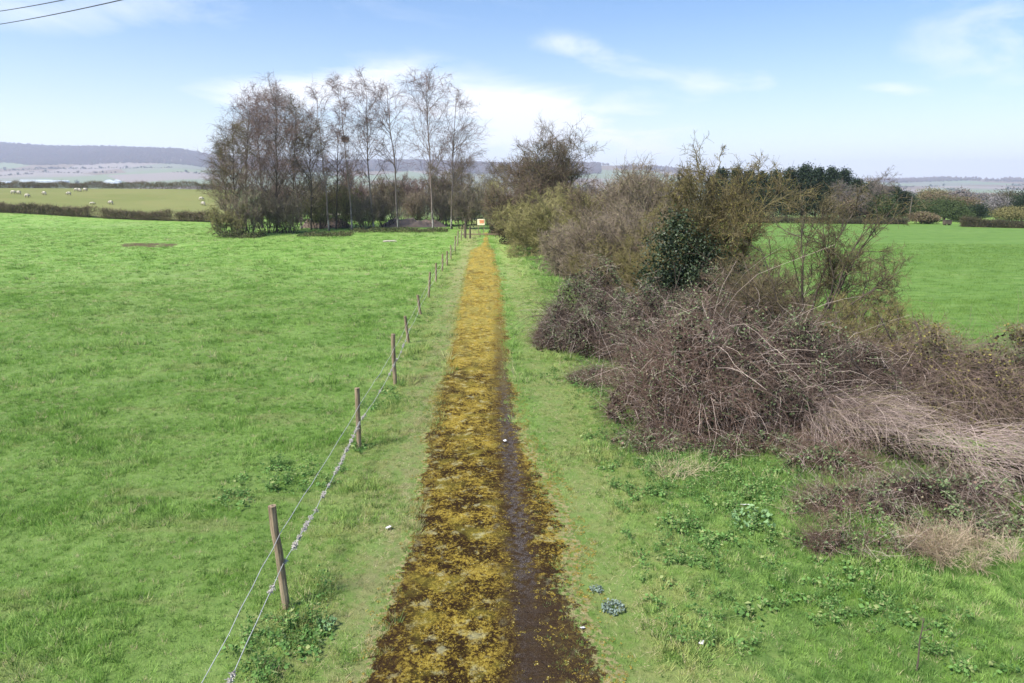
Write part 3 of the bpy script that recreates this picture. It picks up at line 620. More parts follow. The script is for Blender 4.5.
def shrub(name, loc, rad, H, label, cat, group, seed, n=26, twig=M_twig_brown, leafmat=None, nleaf=0, lsize=.05, bark=M_bark_dark, r0=.035, k=(10, 10, 8), wig=.16, up=.12, fine=.006, upright=.55, ivy=0, ivy_c=(0, 0, .5), ivy_r=(.6, .6, .5), leafsz=.05, spiky=.55, dark=2200):
    """many-stemmed bare bush: stems fan out of the base, three orders of twigs"""
    reseed(seed); root = empty(name, loc); tag(root, label, cat, group)
    a = rng.uniform(0, 2 * pi, n); q = np.sqrt(rng.random(n)); st = np.stack([rad[0] * .35 * q * np.cos(a), rad[1] * .35 * q * np.sin(a), np.full(n, -.1)], 1)
    ell = rng.uniform(.35, 1, n); d = np.stack([np.cos(a) * q * rad[0], np.sin(a) * q * rad[1], H * upright * rng.uniform(.8, 1.3, n)], 1); L = H * rng.uniform(.65, 1.0, n)
    s = walk(st, d, L, 9, wig * .8, up); tb = MB().tubes(s, r0 * rng.uniform(.6, 1.1, n), r0 * .25, 5)
    st, d, t1, p_ = spawn(s, k[0], .15, 1, .75, .25); L1 = L[p_] * .42 * (1.15 - .6 * t1) * rng.uniform(.6, 1.2, len(st)); b1 = walk(st, d, L1, 7, wig, up * .8); tb.tubes(b1, r0 * .32, fine * 1.2, 4)
    st, d, _, p_ = spawn(b1, k[1], .15, 1, .75, .25); L2 = L1[p_] * .45 * rng.uniform(.6, 1.2, len(st)); b2 = walk(st, d, L2, 5, wig * 1.2, up * .5); cr = MB().tubes(b2, fine * 1.4, fine * .7, 3)
    if k[2]:
        st, d, _, p_ = spawn(b2, k[2], .1, 1, .8, .3); L3 = np.maximum(L2[p_] * spiky, .05) * rng.uniform(.5, 1.3, len(st)); b3 = walk(st, d, L3, 3, wig, 0); cr.tubes(b3, fine * .9, fine * .45, 3)
    else: b3 = b2
    tb.build('stems', bark, root, flat=False); cr.build('crown', twig, root)
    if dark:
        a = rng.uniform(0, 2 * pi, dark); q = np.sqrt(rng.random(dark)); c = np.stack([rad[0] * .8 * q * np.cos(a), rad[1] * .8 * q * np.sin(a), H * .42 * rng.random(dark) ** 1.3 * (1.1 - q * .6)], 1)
        MB().leaves(c, rng.uniform(.05, .12, dark) * (1 + loc[1] / 60)).build('dead_leaves_shade', M_litter_shade, root)  # dark leaf fill, puts shade into the lower half of the shrub
    if leafmat is not None and nleaf:
        i = rng.integers(0, len(b3), nleaf); j = rng.integers(0, b3.shape[1], nleaf); MB().leaves(b3[i, j] + rng.normal(0, .02, (nleaf, 3)), leafsz * rng.uniform(.6, 1.2, nleaf)).build('leaves', leafmat, root)
    if ivy:
        c = rng.normal(size=(18, 3)) * .5; kk = rng.integers(0, 18, ivy); p = c[kk] + rng.normal(size=(ivy, 3)) * .33
        p = p * np.array(ivy_r) + np.array(ivy_c); MB().leaves(p, rng.uniform(.045, .10, ivy), aspect=.85, up=.4).build('ivy', M_ivy, root)
    return root
def open_tree(name, loc, H, fork, spread, label, cat, group, seed, nl=8, k=(8, 9, 7, 4), twig=M_twig_gold, bark=M_bark_olive, r0=.09, fine=.006, wig=.17, lean=(0, 0), leafmat=None, nleaf=0, leafsz=.04, tropL=.03, flat=.5):
    """short trunk that forks into crooked spreading limbs with short spiky twigs"""
    reseed(seed); root = empty(name, loc); tag(root, label, cat, group); tr = walk(np.array([[0, 0, -.15]]), np.array([[lean[0], lean[1], 1.0]]), fork + .4, 6, .08)
    tb = MB().tubes(tr, r0, r0 * .7, 7); i = rng.integers(3, 6, nl); a = np.arange(nl) * 2.4 + rng.normal(0, .3, nl)
    d = np.stack([np.cos(a) * spread, np.sin(a) * spread, flat + rng.uniform(0, .9, nl)], 1); L = (H - fork) * rng.uniform(.78, 1.0, nl) * np.where(d[:, 2] > flat + .3, 1, .8)
    s = walk(tr[0, i], d, L, 9, wig * .8, tropL); tb.tubes(s, r0 * .5, r0 * .12, 5)
    st, d, t1, p_ = spawn(s, k[0], .2, 1, .75, .3); L1 = L[p_] * .42 * (1.15 - .5 * t1) * rng.uniform(.5, 1.25, len(st)); b1 = walk(st, d, L1, 7, wig, .05); tb.tubes(b1, r0 * .15, fine * 1.4, 4)
    st, d, _, p_ = spawn(b1, k[1], .15, 1, .8, .3); L2 = L1[p_] * .42 * rng.uniform(.5, 1.25, len(st)); b2 = walk(st, d, L2, 5, wig * 1.2, .03); cr = MB().tubes(b2, fine * 1.4, fine * .7, 3)
    st, d, _, p_ = spawn(b2, k[2], .1, 1, .9, .3); L3 = np.maximum(L2[p_] * .5, .04) * rng.uniform(.4, 1.3, len(st)); b3 = walk(st, d, L3, 3, wig, 0); cr.tubes(b3, fine * .9, fine * .45, 3)
    tb.build('trunk', bark, root, flat=False); cr.build('crown', twig, root)
    if nleaf: q = b3[rng.integers(0, len(b3), nleaf), 2]; MB().leaves(q, leafsz * rng.uniform(.5, 1.2, nleaf)).build('lichen_tufts', leafmat, root)
    return root
def ivy_mass(loc, rad, n, label, seed, size=(.05, .11), clumps=22):
    reseed(seed); root = empty('ivy_bush', loc); tag(root, label, 'ivy bush', HG); c = norm(rng.normal(size=(clumps, 3))) * rng.uniform(.3, 1.05, (clumps, 1)); k = rng.integers(0, clumps, n); p = (c[k] + rng.normal(size=(n, 3)) * rng.uniform(.10, .26, clumps)[k][:, None]) * np.array(rad) + np.array([0, 0, rad[2]])
    vs = walk(rng.normal(0, .35, (16, 3)) * np.array([rad[0], rad[1], 0]), rng.normal(size=(16, 3)) * np.array([.8, .5, .3]) + np.array([0, 0, .8]), rad[2] * rng.uniform(.8, 2.1, 16), 12, .20, -.02); m2 = n // 2
    p[:m2] = vs[rng.integers(0, 16, m2), rng.integers(1, 12, m2)] + rng.normal(size=(m2, 3)) * rng.uniform(.06, .24, (m2, 1)); p[:, 2] = np.abs(p[:, 2]); MB().leaves(p, rng.uniform(*size, n), aspect=.85, up=.4).build('leaves', M_ivy, root)
    s = walk(np.zeros((9, 3)), rng.normal(size=(9, 3)) * .35 + np.array([0, 0, 1]), rad[2] * 1.5, 7, .15); MB().tubes(s, .03, .012, 5).build('stems', M_bark_dark, root, flat=False); return root
def bramble(name, loc, rad, H, label, seed, ncane=700, ntan=9000, nlit=7000, nleaf=2500, cane=M_cane, group='bramble mounds in the hedge', leafmat=M_bleaf, bits=.55, arch=-.20, rz=0.0, cat='bramble bush', thick=.0045, inner=.92):
    if H > 1: ntan = int(ntan * 1.35); ncane = int(ncane * .8)
    """a mound: arching canes over a springy tangle, dead leaves inside coloured near-black to deepen its shade"""
    reseed(seed); root = empty(name, loc, rz); tag(root, label, cat, group)
    cl = rng.normal(size=(9, 2)) * .42; hs = rng.uniform(.6, 1.05, 9)
    def top(x, y):   # lumpy envelope, x and y in unit footprint
        e = np.clip(1 - x * x - y * y, 0, 1) ** .75; b = 0.84 + 1.0 * fbm(x * 2.3 + seed, y * 2.3, 4); return H * e * np.clip(b, .40, 1.22)
    def inside(N, lo, hi):
        M = N * 5; a = rng.uniform(0, 2 * pi, M); q = np.sqrt(rng.random(M)) * .98; x = q * np.cos(a); y = q * np.sin(a); h = top(x, y) * rng.uniform(lo, hi, M); P = np.stack([x * rad[0], y * rad[1], h], 1)
        dn = fbm(P[:, 0] * 1.7 + h * 1.3 + seed, P[:, 1] * 1.7 - h * 1.9, 3); d2 = fbm(P[:, 0] * 4.6 + h * 3.1, P[:, 1] * 4.6 - h * 4.3 + seed, 2); k = np.where(rng.random(M) < (smooth(dn, -.25, .20) + .05) * (smooth(d2, -.18, .16) + .12))[0][:N]; return P[k]
    st = inside(ncane, 0.0, .25); ncane = len(st); st[:, :2] *= .8; out = norm(np.concatenate([st[:, :2], np.zeros((ncane, 1))], 1) + rng.normal(0, .5, (ncane, 3)) * np.array([1, 1, 0])); hh = top(st[:, 0] / rad[0], st[:, 1] / rad[1])
    d = out * .55 + np.array([0, 0, 1.0]) ; L = hh * rng.uniform(.9, 1.55, ncane) + .15; ca = walk(st, d, L, 10, .11, [.05, 0, arch * .8, arch, arch * 1.4, arch * 1.6, arch * 1.6, arch, arch * .5])
    ca[..., 2] = np.maximum(ca[..., 2], .02); mb = MB().tubes(ca, thick * rng.uniform(.8, 1.5, ncane), thick * .5, 3)
    st, d, _, _ = spawn(ca, 5, .15, .95, .9, .3); mb.tubes(walk(st, d, rng.uniform(.15, .55, len(st)), 4, .22, -.05), thick * .6, thick * .35, 3)
    bn = max(6, ncane // 16); sb = inside(bn, .3, .85); sb[:, :2] *= .75; bn = len(sb); db = rng.normal(size=(bn, 3)) * np.array([1, 1, .3]) + np.array([0, 0, .9]); big = walk(sb, db, H * rng.uniform(.35, .7, bn), 10, .12, [.0, -.08, -.14, -.2, -.22, -.22, -.2, -.1, 0]); big[..., 2] = np.maximum(big[..., 2], .02); mb.tubes(big, thick * 1.7, thick * .8, 4)
    p = inside(ntan, .30, 1.02) ; ntan = len(p); p[:, 2] = np.maximum(p[:, 2], .03); dd = rng.normal(size=(ntan, 3)) * np.array([1, 1, .7]); mb.tubes(walk(p, dd, bits * rng.uniform(.5, 1.5, ntan), 5, .30, -.03), thick * .75, thick * .45, 3)
    mb.build('canes', cane, root)
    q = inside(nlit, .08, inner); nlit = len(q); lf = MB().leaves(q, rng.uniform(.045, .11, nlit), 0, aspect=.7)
    q = inside(nleaf, .72, 1.04); nleaf = len(q); lf.leaves(q, rng.uniform(.03, .065, nleaf), 1, aspect=.75, up=.5); lf.build('leaves', [M_litter_shade, leafmat], root)
    return root
def bush_at(px, py_base, **k): return pix(px, py_base)

# ------------------------------------------------------------------ the hedge on the right of the path, from far to near
def L_(px, depth): d = ray(px, 300); x = d[0] * depth; return (x, depth, gz(x, depth))
HG = 'shrubs of the overgrown hedge'
shrub('hedgerow_tree', L_(541, 66), (3.0, 3.0), 9.6, 'tall round bare tree above the far end of the hedge', 'tree', HG, 31, n=22, k=(13, 11, 7), r0=.07, fine=.011, wig=.15, up=.10, upright=.8, ivy=5200, ivy_c=(0, 0, 6.3), ivy_r=(1.6, 1.6, 1.9), twig=M_twig_brown, spiky=.6)
shrub('holly_bush', L_(505, 74), (2.2, 2.2), 4.2, 'dark evergreen bush at the end of the path', 'bush', HG, 32, n=10, k=(6, 6, 4), ivy=6500, ivy_c=(0, 0, 2.2), ivy_r=(1.7, 1.7, 1.7))
shrub('willow_bush', L_(522, 62), (2.6, 2.6), 5.4, 'brown bare shrub below the tall round hedge tree', 'bush', HG, 33, n=34, k=(11, 10, 7), fine=.010, twig=M_twig_brown, ivy=2500, ivy_c=(.3, -.4, 1.5), ivy_r=(1.6, 1.2, 1.2))
shrub('willow_bush', L_(565, 52), (3.3, 3.3), 5.6, 'rounded olive yellow shrub with lichened twigs', 'bush', HG, 34, n=44, k=(13, 12, 7), fine=.009, twig=M_twig_willow, bark=M_bark_olive, up=-.02, upright=.42, dark=900, ivy=1500, ivy_c=(-1.2, -.5, .8), ivy_r=(1.3, 1.0, .7), leafmat=M_bud, nleaf=6000, leafsz=.06)
shrub('thorn_bush', L_(612, 50), (3.0, 3.0), 5.6, 'twiggy olive brown bush right of the olive yellow shrub', 'bush', HG, 35, n=40, k=(12, 10, 7), fine=.009, twig=M_twig_brown, up=.10, upright=.6)
shrub('thorn_bush', L_(585, 39), (2.1, 2.4), 3.4, 'low pinkish brown shrub in front of the olive yellow one', 'bush', HG, 36, n=40, k=(12, 11, 7), fine=.0075, twig=M_twig_tan, up=.02, upright=.45)
shrub('thorn_bush', L_(635, 44), (2.6, 2.6), 6.0, 'tall thin grey green shrub with tips against the hills', 'bush', HG, 37, n=34, k=(12, 9, 6), fine=.008, twig=M_twig_tan, up=.16, upright=.9)
shrub('thorn_bush', L_(626, 33), (2.6, 2.8), 4.4, 'broad bare shrub with yellow twigs behind the far bramble', 'bush', HG, 38, n=46, k=(12, 11, 7), fine=.0065, twig=M_twig_tan, up=.05, upright=.5, leafmat=M_bud, nleaf=5000, leafsz=.04)
shrub('thorn_bush', L_(660, 29), (2.1, 2.1), 3.9, 'bare shrub with drooping olive twigs left of the lichened hawthorn', 'bush', HG, 39, n=44, k=(12, 11, 7), fine=.006, twig=M_twig_olive, up=-.05, upright=.5)
open_tree('hawthorn_tree', L_(708, 24.2), 5.9, 1.9, .62, 'tallest golden lichened hawthorn above the dark ivy', 'tree', HG, 40, nl=17, k=(13, 11, 8), r0=.10, fine=.0062, lean=(.10, 0), leafmat=M_bud, nleaf=9000, leafsz=.05, flat=.75, tropL=.05)
ivy_mass(L_(681, 22.8), (2.2, 1.0, 1.85), 32000, 'black green ivy mass at the foot of the golden hawthorn', 48)
shrub('thorn_bush', L_(682, 25.5), (1.5, 1.5), 3.3, 'bare bush with arching golden twigs left of the ivy mass', 'bush', HG, 49, n=30, k=(12, 11, 7), fine=.0055, twig=M_twig_olive, up=-.03, upright=.6)
open_tree('hawthorn_tree', L_(818, 18.0), 4.75, .9, .70, 'small spreading bare hawthorn standing against the cereal field', 'tree', HG, 47, nl=14, k=(10, 10, 8), r0=.075, fine=.0046, bark=M_bark_dark, twig=M_twig_thorn, leafmat=M_bud, nleaf=2500, leafsz=.028, flat=.45, tropL=.06)
shrub('thorn_bush', L_(752, 21), (1.5, 1.4), 2.7, 'thin brown shrub between the two hawthorns', 'bush', HG, 42, n=34, k=(11, 10, 6), fine=.0045, twig=M_twig_brown, up=.05, upright=.7)
shrub('thorn_bush', L_(870, 16.0), (1.3, 1.2), 2.4, 'low lichened bush right of the spreading hawthorn', 'bush', HG, 43, n=26, k=(11, 10, 6), fine=.0040, twig=M_twig_olive, up=.02, upright=.55, ivy=0)
bramble('bramble_mound', L_(603, 22.0), (2.2, 2.7), 2.75, 'purple brown bramble mound nearest the path, far one', 51, 420, 9500, 15000, 9500, M_cane, bits=.4)
bramble('bramble_mound', L_(680, 19.5), (2.2, 2.0), 2.6, 'bramble mound below the ivy covered hawthorn', 52, 420, 9500, 15000, 9500, M_cane, bits=.4)
bramble('bramble_mound', L_(692, 14.1), (1.75, 1.6), 2.45, 'near rusty brown bramble mound leaning over the verge', 53, 520, 11000, 14000, 4500, M_cane2, thick=.004, bits=.42)
bramble('bramble_mound', L_(785, 14.1), (2.0, 1.6), 2.5, 'wide bramble mound in the middle of the near hedge', 54, 560, 12000, 16000, 7500, M_cane, thick=.004, bits=.42)
bramble('bramble_mound', L_(855, 14.2), (1.6, 1.5), 1.55, 'dark bramble mound at the foot of the spreading hawthorn', 55, 400, 6500, 9000, 4500, M_cane, thick=.004, bits=.4)
bramble('bramble_mound', L_(935, 14.2), (1.7, 1.5), 1.7, 'pink tipped bramble mound beside the cereal field', 56, 500, 13000, 11000, 5500, M_twig_pink, thick=.0036, bits=.4, leafmat=M_bud)
bramble('bramble_mound', L_(1030, 13.6), (1.9, 1.6), 1.85, 'pink tipped bramble mound at the right end of the hedge', 57, 500, 13000, 11000, 5500, M_twig_pink, thick=.0036, bits=.4, leafmat=M_bud)
bramble('bramble_mound', L_(985, 9.7), (1.7, 1.0), .55, 'low dark bramble patch in front of the bleached stems', 58, 200, 3000, 2600, 6500, M_cane, thick=.0028, bits=.35)
bramble('bramble_mound', L_(880, 9.7), (1.0, .75), .36, 'thin flat bramble patch creeping out over the grass', 59, 90, 1300, 500, 1800, M_cane2, thick=.0026, bits=.35)

def swathe(loc_a, loc_b, width, H, label, seed, n=1350, mat=M_bleach, name='bleached_stems', ln=(0.6, 1.8), thick=.0040, cat='dead stems'):
    """long pale dead stems combed over in one direction"""
    reseed(seed); A, B = np.array(loc_a, float), np.array(loc_b, float); mid = (A + B) / 2; root = empty(name, mid); tag(root, label, cat)
    ax = norm(B - A); sd = np.array([-ax[1], ax[0], 0]); Lc = np.linalg.norm(B - A); ncl = n // 22; ci = rng.integers(0, ncl, n); t = rng.uniform(-.55, .5, ncl)[ci] + rng.normal(0, .035, n); s = (rng.normal(0, .45, ncl)[ci] + rng.normal(0, .10, n)) * width
    h = H * np.exp(-(s / width) ** 2) * rng.uniform(.25, 1, n) * (1 - .5 * np.abs(t))
    st = ax * (t * Lc)[:, None] + sd * s[:, None]; st[:, 2] += h + .05
    d = ax * 1.0 + sd * (rng.normal(0, .32, n) + rng.normal(-.1, .75, ncl)[ci])[:, None] + np.array([0, 0, 1.0]) * (rng.normal(.2, .25, ncl)[ci] + rng.normal(.1, .15, n))[:, None]
    p = walk(st, d, rng.uniform(*ln, n), 9, .06, [-.02, -.05, -.08, -.10, -.12, -.12, -.10, -.05]); p[..., 2] = np.maximum(p[..., 2], .02)
    mbs = MB().tubes(p, thick * rng.uniform(.4, 1.3, n), thick * .3, 3); s2, d2, _, _ = spawn(p, 3, .2, .95, .55, .3); s2b = walk(s2, d2, rng.uniform(.12, .5, len(s2)), 4, .2, -.05); s2b[..., 2] = np.maximum(s2b[..., 2], .02); mbs.tubes(s2b, thick * .45, thick * .25, 3).build('stems', mat, root); nl = n * 6; q = p[rng.integers(0, n, nl), rng.integers(0, 6, nl)] * np.array([1, 1, .55])
    MB().leaves(q, rng.uniform(.04, .08, nl)).build('leaves', M_litter_shade, root); return root
for i, (px, dp, rx, ry, h, lab) in enumerate([(665, 12.6, 1.0, .6, .32, 'straggling bramble runners in the grass below the nearest rusty mound'), (600, 17.3, .8, .8, .35, 'thin bramble runners at the left foot of the near rusty mound'), (770, 12.3, 1.2, .5, .34, 'thin green bramble runners in front of the middle mound'),
        (850, 11.3, .9, .5, .42, 'mixed green and brown bramble tangle below the bleached stems'), (552, 21.5, .6, 1.3, .4, 'thin bramble edge beside the far mound, facing the path'), (900, 8.6, .9, .35, .22, 'faint brown runners in the grass under the flat bramble patch')]):
    bramble('bramble_runners', L_(px, dp), (rx, ry), h, lab, 70 + i, 90, 1300, 350, 1500, M_cane2, thick=.0028, bits=.38)
swathe(L_(815, 13.6), L_(1075, 10.2), .95, .95, 'swathe of pale pinkish dead stems combed over to the right', 61)
def dry_fan(loc, rad, n, h, label, seed, mat=M_rust):
    reseed(seed); root = empty('dead_grass_clump', loc); tag(root, label, 'dead grass'); nc = 16; cx = rng.normal(0, .5, (nc, 2)) * np.array(rad); ci = rng.integers(0, nc, n); st = np.concatenate([cx[ci] + rng.normal(0, .05, (n, 2)), np.zeros((n, 1))], 1)
    d = np.stack([rng.normal(0, .5, n), rng.normal(0, .5, n), np.ones(n)], 1) + np.append(rng.normal(0, .35, (nc, 2)), np.zeros((nc, 1)), 1)[ci]; p = walk(st, d, h * rng.uniform(.4, 1.25, n), 6, .14, [.0, -.08, -.14, -.18, -.2]); p[..., 2] = np.maximum(p[..., 2], .015)
    mb = MB().tubes(p, .0026, .001, 3); s2, d2, _, _ = spawn(p, 2, .3, .95, .7); mb.tubes(walk(s2, d2, .10, 3, .2), .0014, .0008, 3); mb.build('stems', mat, root); return root
dry_fan(L_(1000, 8.4), (.85, .40), 1000, .48, 'fan of pale rust and straw coloured dead grass in the bottom right corner', 62)
dry_fan(L_(848, 9.6), (.7, .35), 420, .30, 'faint pinkish dead grass patch beside the flat bramble patch', 63); dry_fan(L_(690, 11.2), (.55, .35), 170, .42, 'few upright pale dead stalks in the lush grass below the brambles', 64, M_straw)

# ------------------------------------------------------------------ fence
reseed(71)
fence = empty('wire_fence', (-2.3, 20, 0)); tag(fence, 'leaning wooden posts with two wires and caught wool, left of the path', 'fence')
posts = [(287, 610, 272, 506, 0), (359, 449, 357, 388, 0), (395, 385, 393, 334, 0), (409, 343, 405, 316, 0), (420.7, 314.7, 417.5, 295, 0), (428.5, 298, 430, 272, 0), (436, 282.5, 436, 263, 0), (442.4, 272, 442.4, 254, 0),
         (447, 266, 447, 251, 0), (451, 259.5, 450.5, 245, 0), (455, 250.5, 455.2, 236, 0), (457.6, 246, 458, 230.5, 0), (461, 240.5, 461.5, 226, 0), (464, 237, 464, 225, 0)]
tops = []
f0 = np.array(fence.location)
bases = [pix(p[0], p[1]) for p in posts]
first = bases[0] - (bases[1] - bases[0]) * .95; first[2] = gz(first[0], first[1])
for i, (p, b) in enumerate(zip(posts, bases)):
    top = at(p[2], p[3], b[1]); H = np.clip(top[2] - b[2], .75, 1.45); tx = np.clip(top[0] - b[0], -.14, .14)
    ax = np.array([tx, rng.normal(0, .03), H]); pp = (b + np.array([0, 0, -.12]))[None, None] + np.linspace(0, 1, 6)[None, :, None] * (ax + np.array([0, 0, .12]))
    pp[0, 1:-1, :2] += rng.normal(0, .006, (4, 2)); rr = rng.uniform(.046, .056)
    mb = MB(); N = 9; ang = np.arange(N) * 2 * pi / N; pts_ = pp[0]; V = []
    for k, c in enumerate(pts_): V.append(c + np.stack([np.cos(ang), np.sin(ang), 0 * ang], 1) * rr * rng.uniform(.94, 1.06, (N, 1)))
    V.append(np.repeat((pts_[-1] + np.array([0, 0, .004]))[None], N, 0) + np.stack([np.cos(ang), np.sin(ang), 0 * ang], 1) * .008)
    V = np.concatenate(V); idx = np.arange(len(V)).reshape(-1, N); nx = np.roll(idx, -1, 1)
    mb.add(V, np.stack([idx[:-1], nx[:-1], nx[1:], idx[1:]], -1)).build('fence_post', M_post, fence, loc=f0)
    tops.append((b, ax))
def wire(frac, name, rad, sag, barbs, tufts):
    P = [first + np.array([0, 0, 1.15 * frac])] + [b + a * frac + np.array([.045, 0, 0]) for b, a in tops]; line = []
    for a, b in zip(P[:-1], P[1:]):
        t = np.linspace(0, 1, 15)[:-1, None]; q = a * (1 - t) + b * t; q[:, 2] -= sag * 4 * (t * (1 - t))[:, 0] * np.linalg.norm(b - a) / 3; q += rng.normal(0, .006, q.shape); line.append(q)
    line = np.concatenate(line + [P[-1][None]]); mb = MB().tubes(line[None], rad, rad, 5)
    if barbs:
        seg = np.diff(line, axis=0); ln = np.linalg.norm(seg, axis=1); cum = np.concatenate([[0], np.cumsum(ln)]); s = np.arange(.1, cum[-1], .11); pos = np.stack([np.interp(s, cum, line[:, k]) for k in range(3)], 1)
        d = norm(rng.normal(size=pos.shape)) * .018; mb.tubes(np.stack([pos - d, pos + d], 1), .0018, .001, 3)
    mb.build(name, M_wire, fence, flat=False, loc=f0)
    return line
wire(.74, 'wire', .0042, .02, False, 0)
line = wire(.46, 'barbed_wire', .0045, .05, True, 1)
near = line[(line[:, 1] < 30)]
seg = np.linalg.norm(np.diff(near, axis=0), axis=1); cum = np.concatenate([[0], np.cumsum(seg)])
spots = np.concatenate([rng.uniform(0, cum[-1] * .75, 38), rng.normal(cum[-1] * .20, .45, 18), rng.normal(cum[-1] * .32, .4, 14), rng.normal(cum[-1]*.08, .5, 14)])
for s_ in np.clip(spots, 0, cum[-1]):
    c = np.array([np.interp(s_, cum, near[:, k]) for k in range(3)]); n = 40; Lw = rng.uniform(.015, .035)
    p = walk(c + rng.normal(0, 1, (n, 3)) * np.array([.010, Lw * .5, .010]), rng.normal(size=(n, 3)) + np.array([0, 0, -.3]), rng.uniform(.015, .045, n), 4, .6, -.1); MB().tubes(p, .0060, .0025, 3).build('wool_tuft', M_wool, fence, loc=f0)

# ------------------------------------------------------------------ the birch copse
BG = 'bare birches in the copse'
def TB(px, py=None, depth=None, top=(0, 0)):
    b = pix(px, py); t = at(top[0], top[1], b[1]); return b, t[2] - b[2], (t[0] - b[0], 0.0)
birches = [ (302, 229, 280, 92, 'white trunked birch leaning left inside the dense left clump', 1, .8, 1.0, {}),
    (329, 231, 317, 84, 'slim birch leaning left, first one right of the dense clump', 1, .8, .75, {}),
    (336, 229, 337, 96, 'thin birch immediately left of the nest birch', 0, .6, .6, {}),
    (352, 230, 342, 74, 'birch with a dark round nest in its crown', 1, .8, .8, {'nest': 1}),
    (374, 229, 357, 71, 'tall birch leaning left just right of the nest birch', 1, 1.0, .9, {}),
    (398, 229, 386, 72, 'tall straight birch in the middle of the right group', 1, .9, .85, {}),
    (433, 230, 424, 75, 'big white based birch, second from the right of the copse', 1, 1.2, 1.15, {}),
    (451, 229, 456, 84, 'rightmost birch of the copse with white trunk', 1, 1.0, 1.0, {}),]
for i, (bx, by, tx, ty, lab, wh, dn, sp, ex) in enumerate(birches):
    b, H, ln = TB(bx, by, top=(tx, ty)); nest = None
    if ex: q = at(345, 139, b[1]); nest = q - b
    birch(b, H, ln, lab, 100 + i, wh, BG, dn, sp, nest=nest)
dense = [(237, 234, 233, 118, 'leftmost bare tree of the copse, short and brown', .9), (246, 231, 243, 96, 'dense brown tree second from the left of the copse', 1.15), (262, 228, 260, 88, 'tall dense purple topped tree in the left clump', 1.2),
         (277, 232, 274, 86, 'tallest dense tree standing in the middle of the left clump', 1.2), (292, 227, 297, 96, 'dense dark tree behind the leaning white trunk', 1.1), (311, 230, 309, 112, 'shorter brown tree at the right edge of the left clump', .9), (226, 228, 222, 140, 'small grey spreading tree poking out left of the copse', .8)]
for i, (bx, by, tx, ty, lab, dn) in enumerate(dense):
    b, H, ln = TB(bx, by, top=(tx, ty)); birch(b, H, ln, lab, 130 + i, 0, 'dense trees at the left of the copse', dn * 1.6, 1.05, mat=M_twig_purple if i in (1, 2, 3) else M_twig_brown, crown_from=.12, name='bare_tree')
UG = 'undergrowth shrubs below the birches'
und = [(228, 236, 2.4, 3.4, M_twig_olive, 'pale brown bush at the left foot of the copse'), (247, 235, 2.4, 4.5, M_twig_brown, 'brown thicket under the leftmost dense trees'), (268, 233, 2.4, 5.0, M_twig_brown, 'dark thicket under the tallest dense trees'), (290, 233, 2.2, 4.5, M_twig_brown, 'twiggy thicket at the foot of the leaning white birch'),
       (318, 229, 2.0, 4.0, M_twig_olive, 'olive thicket left of the nest birch'), (345, 228, 2.2, 5.5, M_twig_olive, 'olive green thicket below the nest birch'), (365, 229, 1.8, 4.0, M_twig_brown, 'brown thicket between two middle birches'), (385, 227, 2.0, 5.0, M_twig_brown, 'brown thicket behind the straight middle birch'),
       (410, 224, 2.4, 4.6, M_twig_brown, 'brown thicket behind the earth bank'), (445, 226, 2.2, 5.0, M_twig_brown, 'brown thicket around the right hand white birch'), (462, 229, 2.0, 5.4, M_twig_brown, 'brown bush at the far end of the fence'), (474, 225, 2.4, 6.2, M_twig_brown, 'tall brown scrub behind the sign'), (492, 224, 2.6, 6.4, M_twig_olive, 'tall olive scrub right of the sign')]
for i, (px, py, rd, H, mt, lab) in enumerate(und):
    b = pix(px, py); shrub('thicket', b, (rd, rd), H * .95, lab, 'shrub', UG, 160 + i, n=20, k=(9, 8, 5), fine=.010, twig=(M_twig_tan if mt is M_twig_brown else M_twig_willow), up=.12, upright=.95, r0=.04, ivy=0, dark=90)
for i, (px, py, H, lab) in enumerate([(441, 221, 8.0, 'bare grey tree behind the rightmost birch'), (462, 218, 9.5, 'tall bare tree beyond the fence end'), (483, 216, 9.0, 'bare tree behind the sign'), (500, 215, 9.0, 'bare tree behind the dark evergreen bush'), (517, 214, 8.0, 'bare tree beside the tall round hedge tree')]):
    b = pix(px, py); birch(b, H, (rng.normal(0, .8), 0), lab, 190 + i, 0, 'bare trees beyond the path end', .9, 1.5, mat=M_twig_brown, crown_from=.2, name='bare_tree')
for i, (px, py, H, lab) in enumerate([(305, 221, 5.5, 'tan scrub behind the left hand earth bank'), (328, 220, 6.5, 'tan scrub behind the first slim birch'), (352, 220.5, 7.0, 'tan scrub behind the nest birch'), (376, 220, 6.0, 'tan scrub behind the leaning tall birch'), (398, 220, 7.0, 'tan scrub behind the straight middle birch'), (420, 220.5, 6.5, 'tan scrub behind the earth bank, left half'), (440, 220, 7.0, 'tan scrub behind the earth bank, right half'), (458, 219, 7.5, 'tan scrub behind the rightmost birch'), (282, 221, 5.5, 'tan scrub showing between the dense left trunks')]):
    b = pix(px, py); shrub('thicket', b, (3.2, 2.4), H, lab, 'shrub', 'scrub behind the copse', 240 + i, n=22, k=(10, 9, 5), fine=.012, twig=[M_twig_tan, M_twig_brown, M_twig_purple][i % 3], up=.12, upright=.8, r0=.04, dark=40)
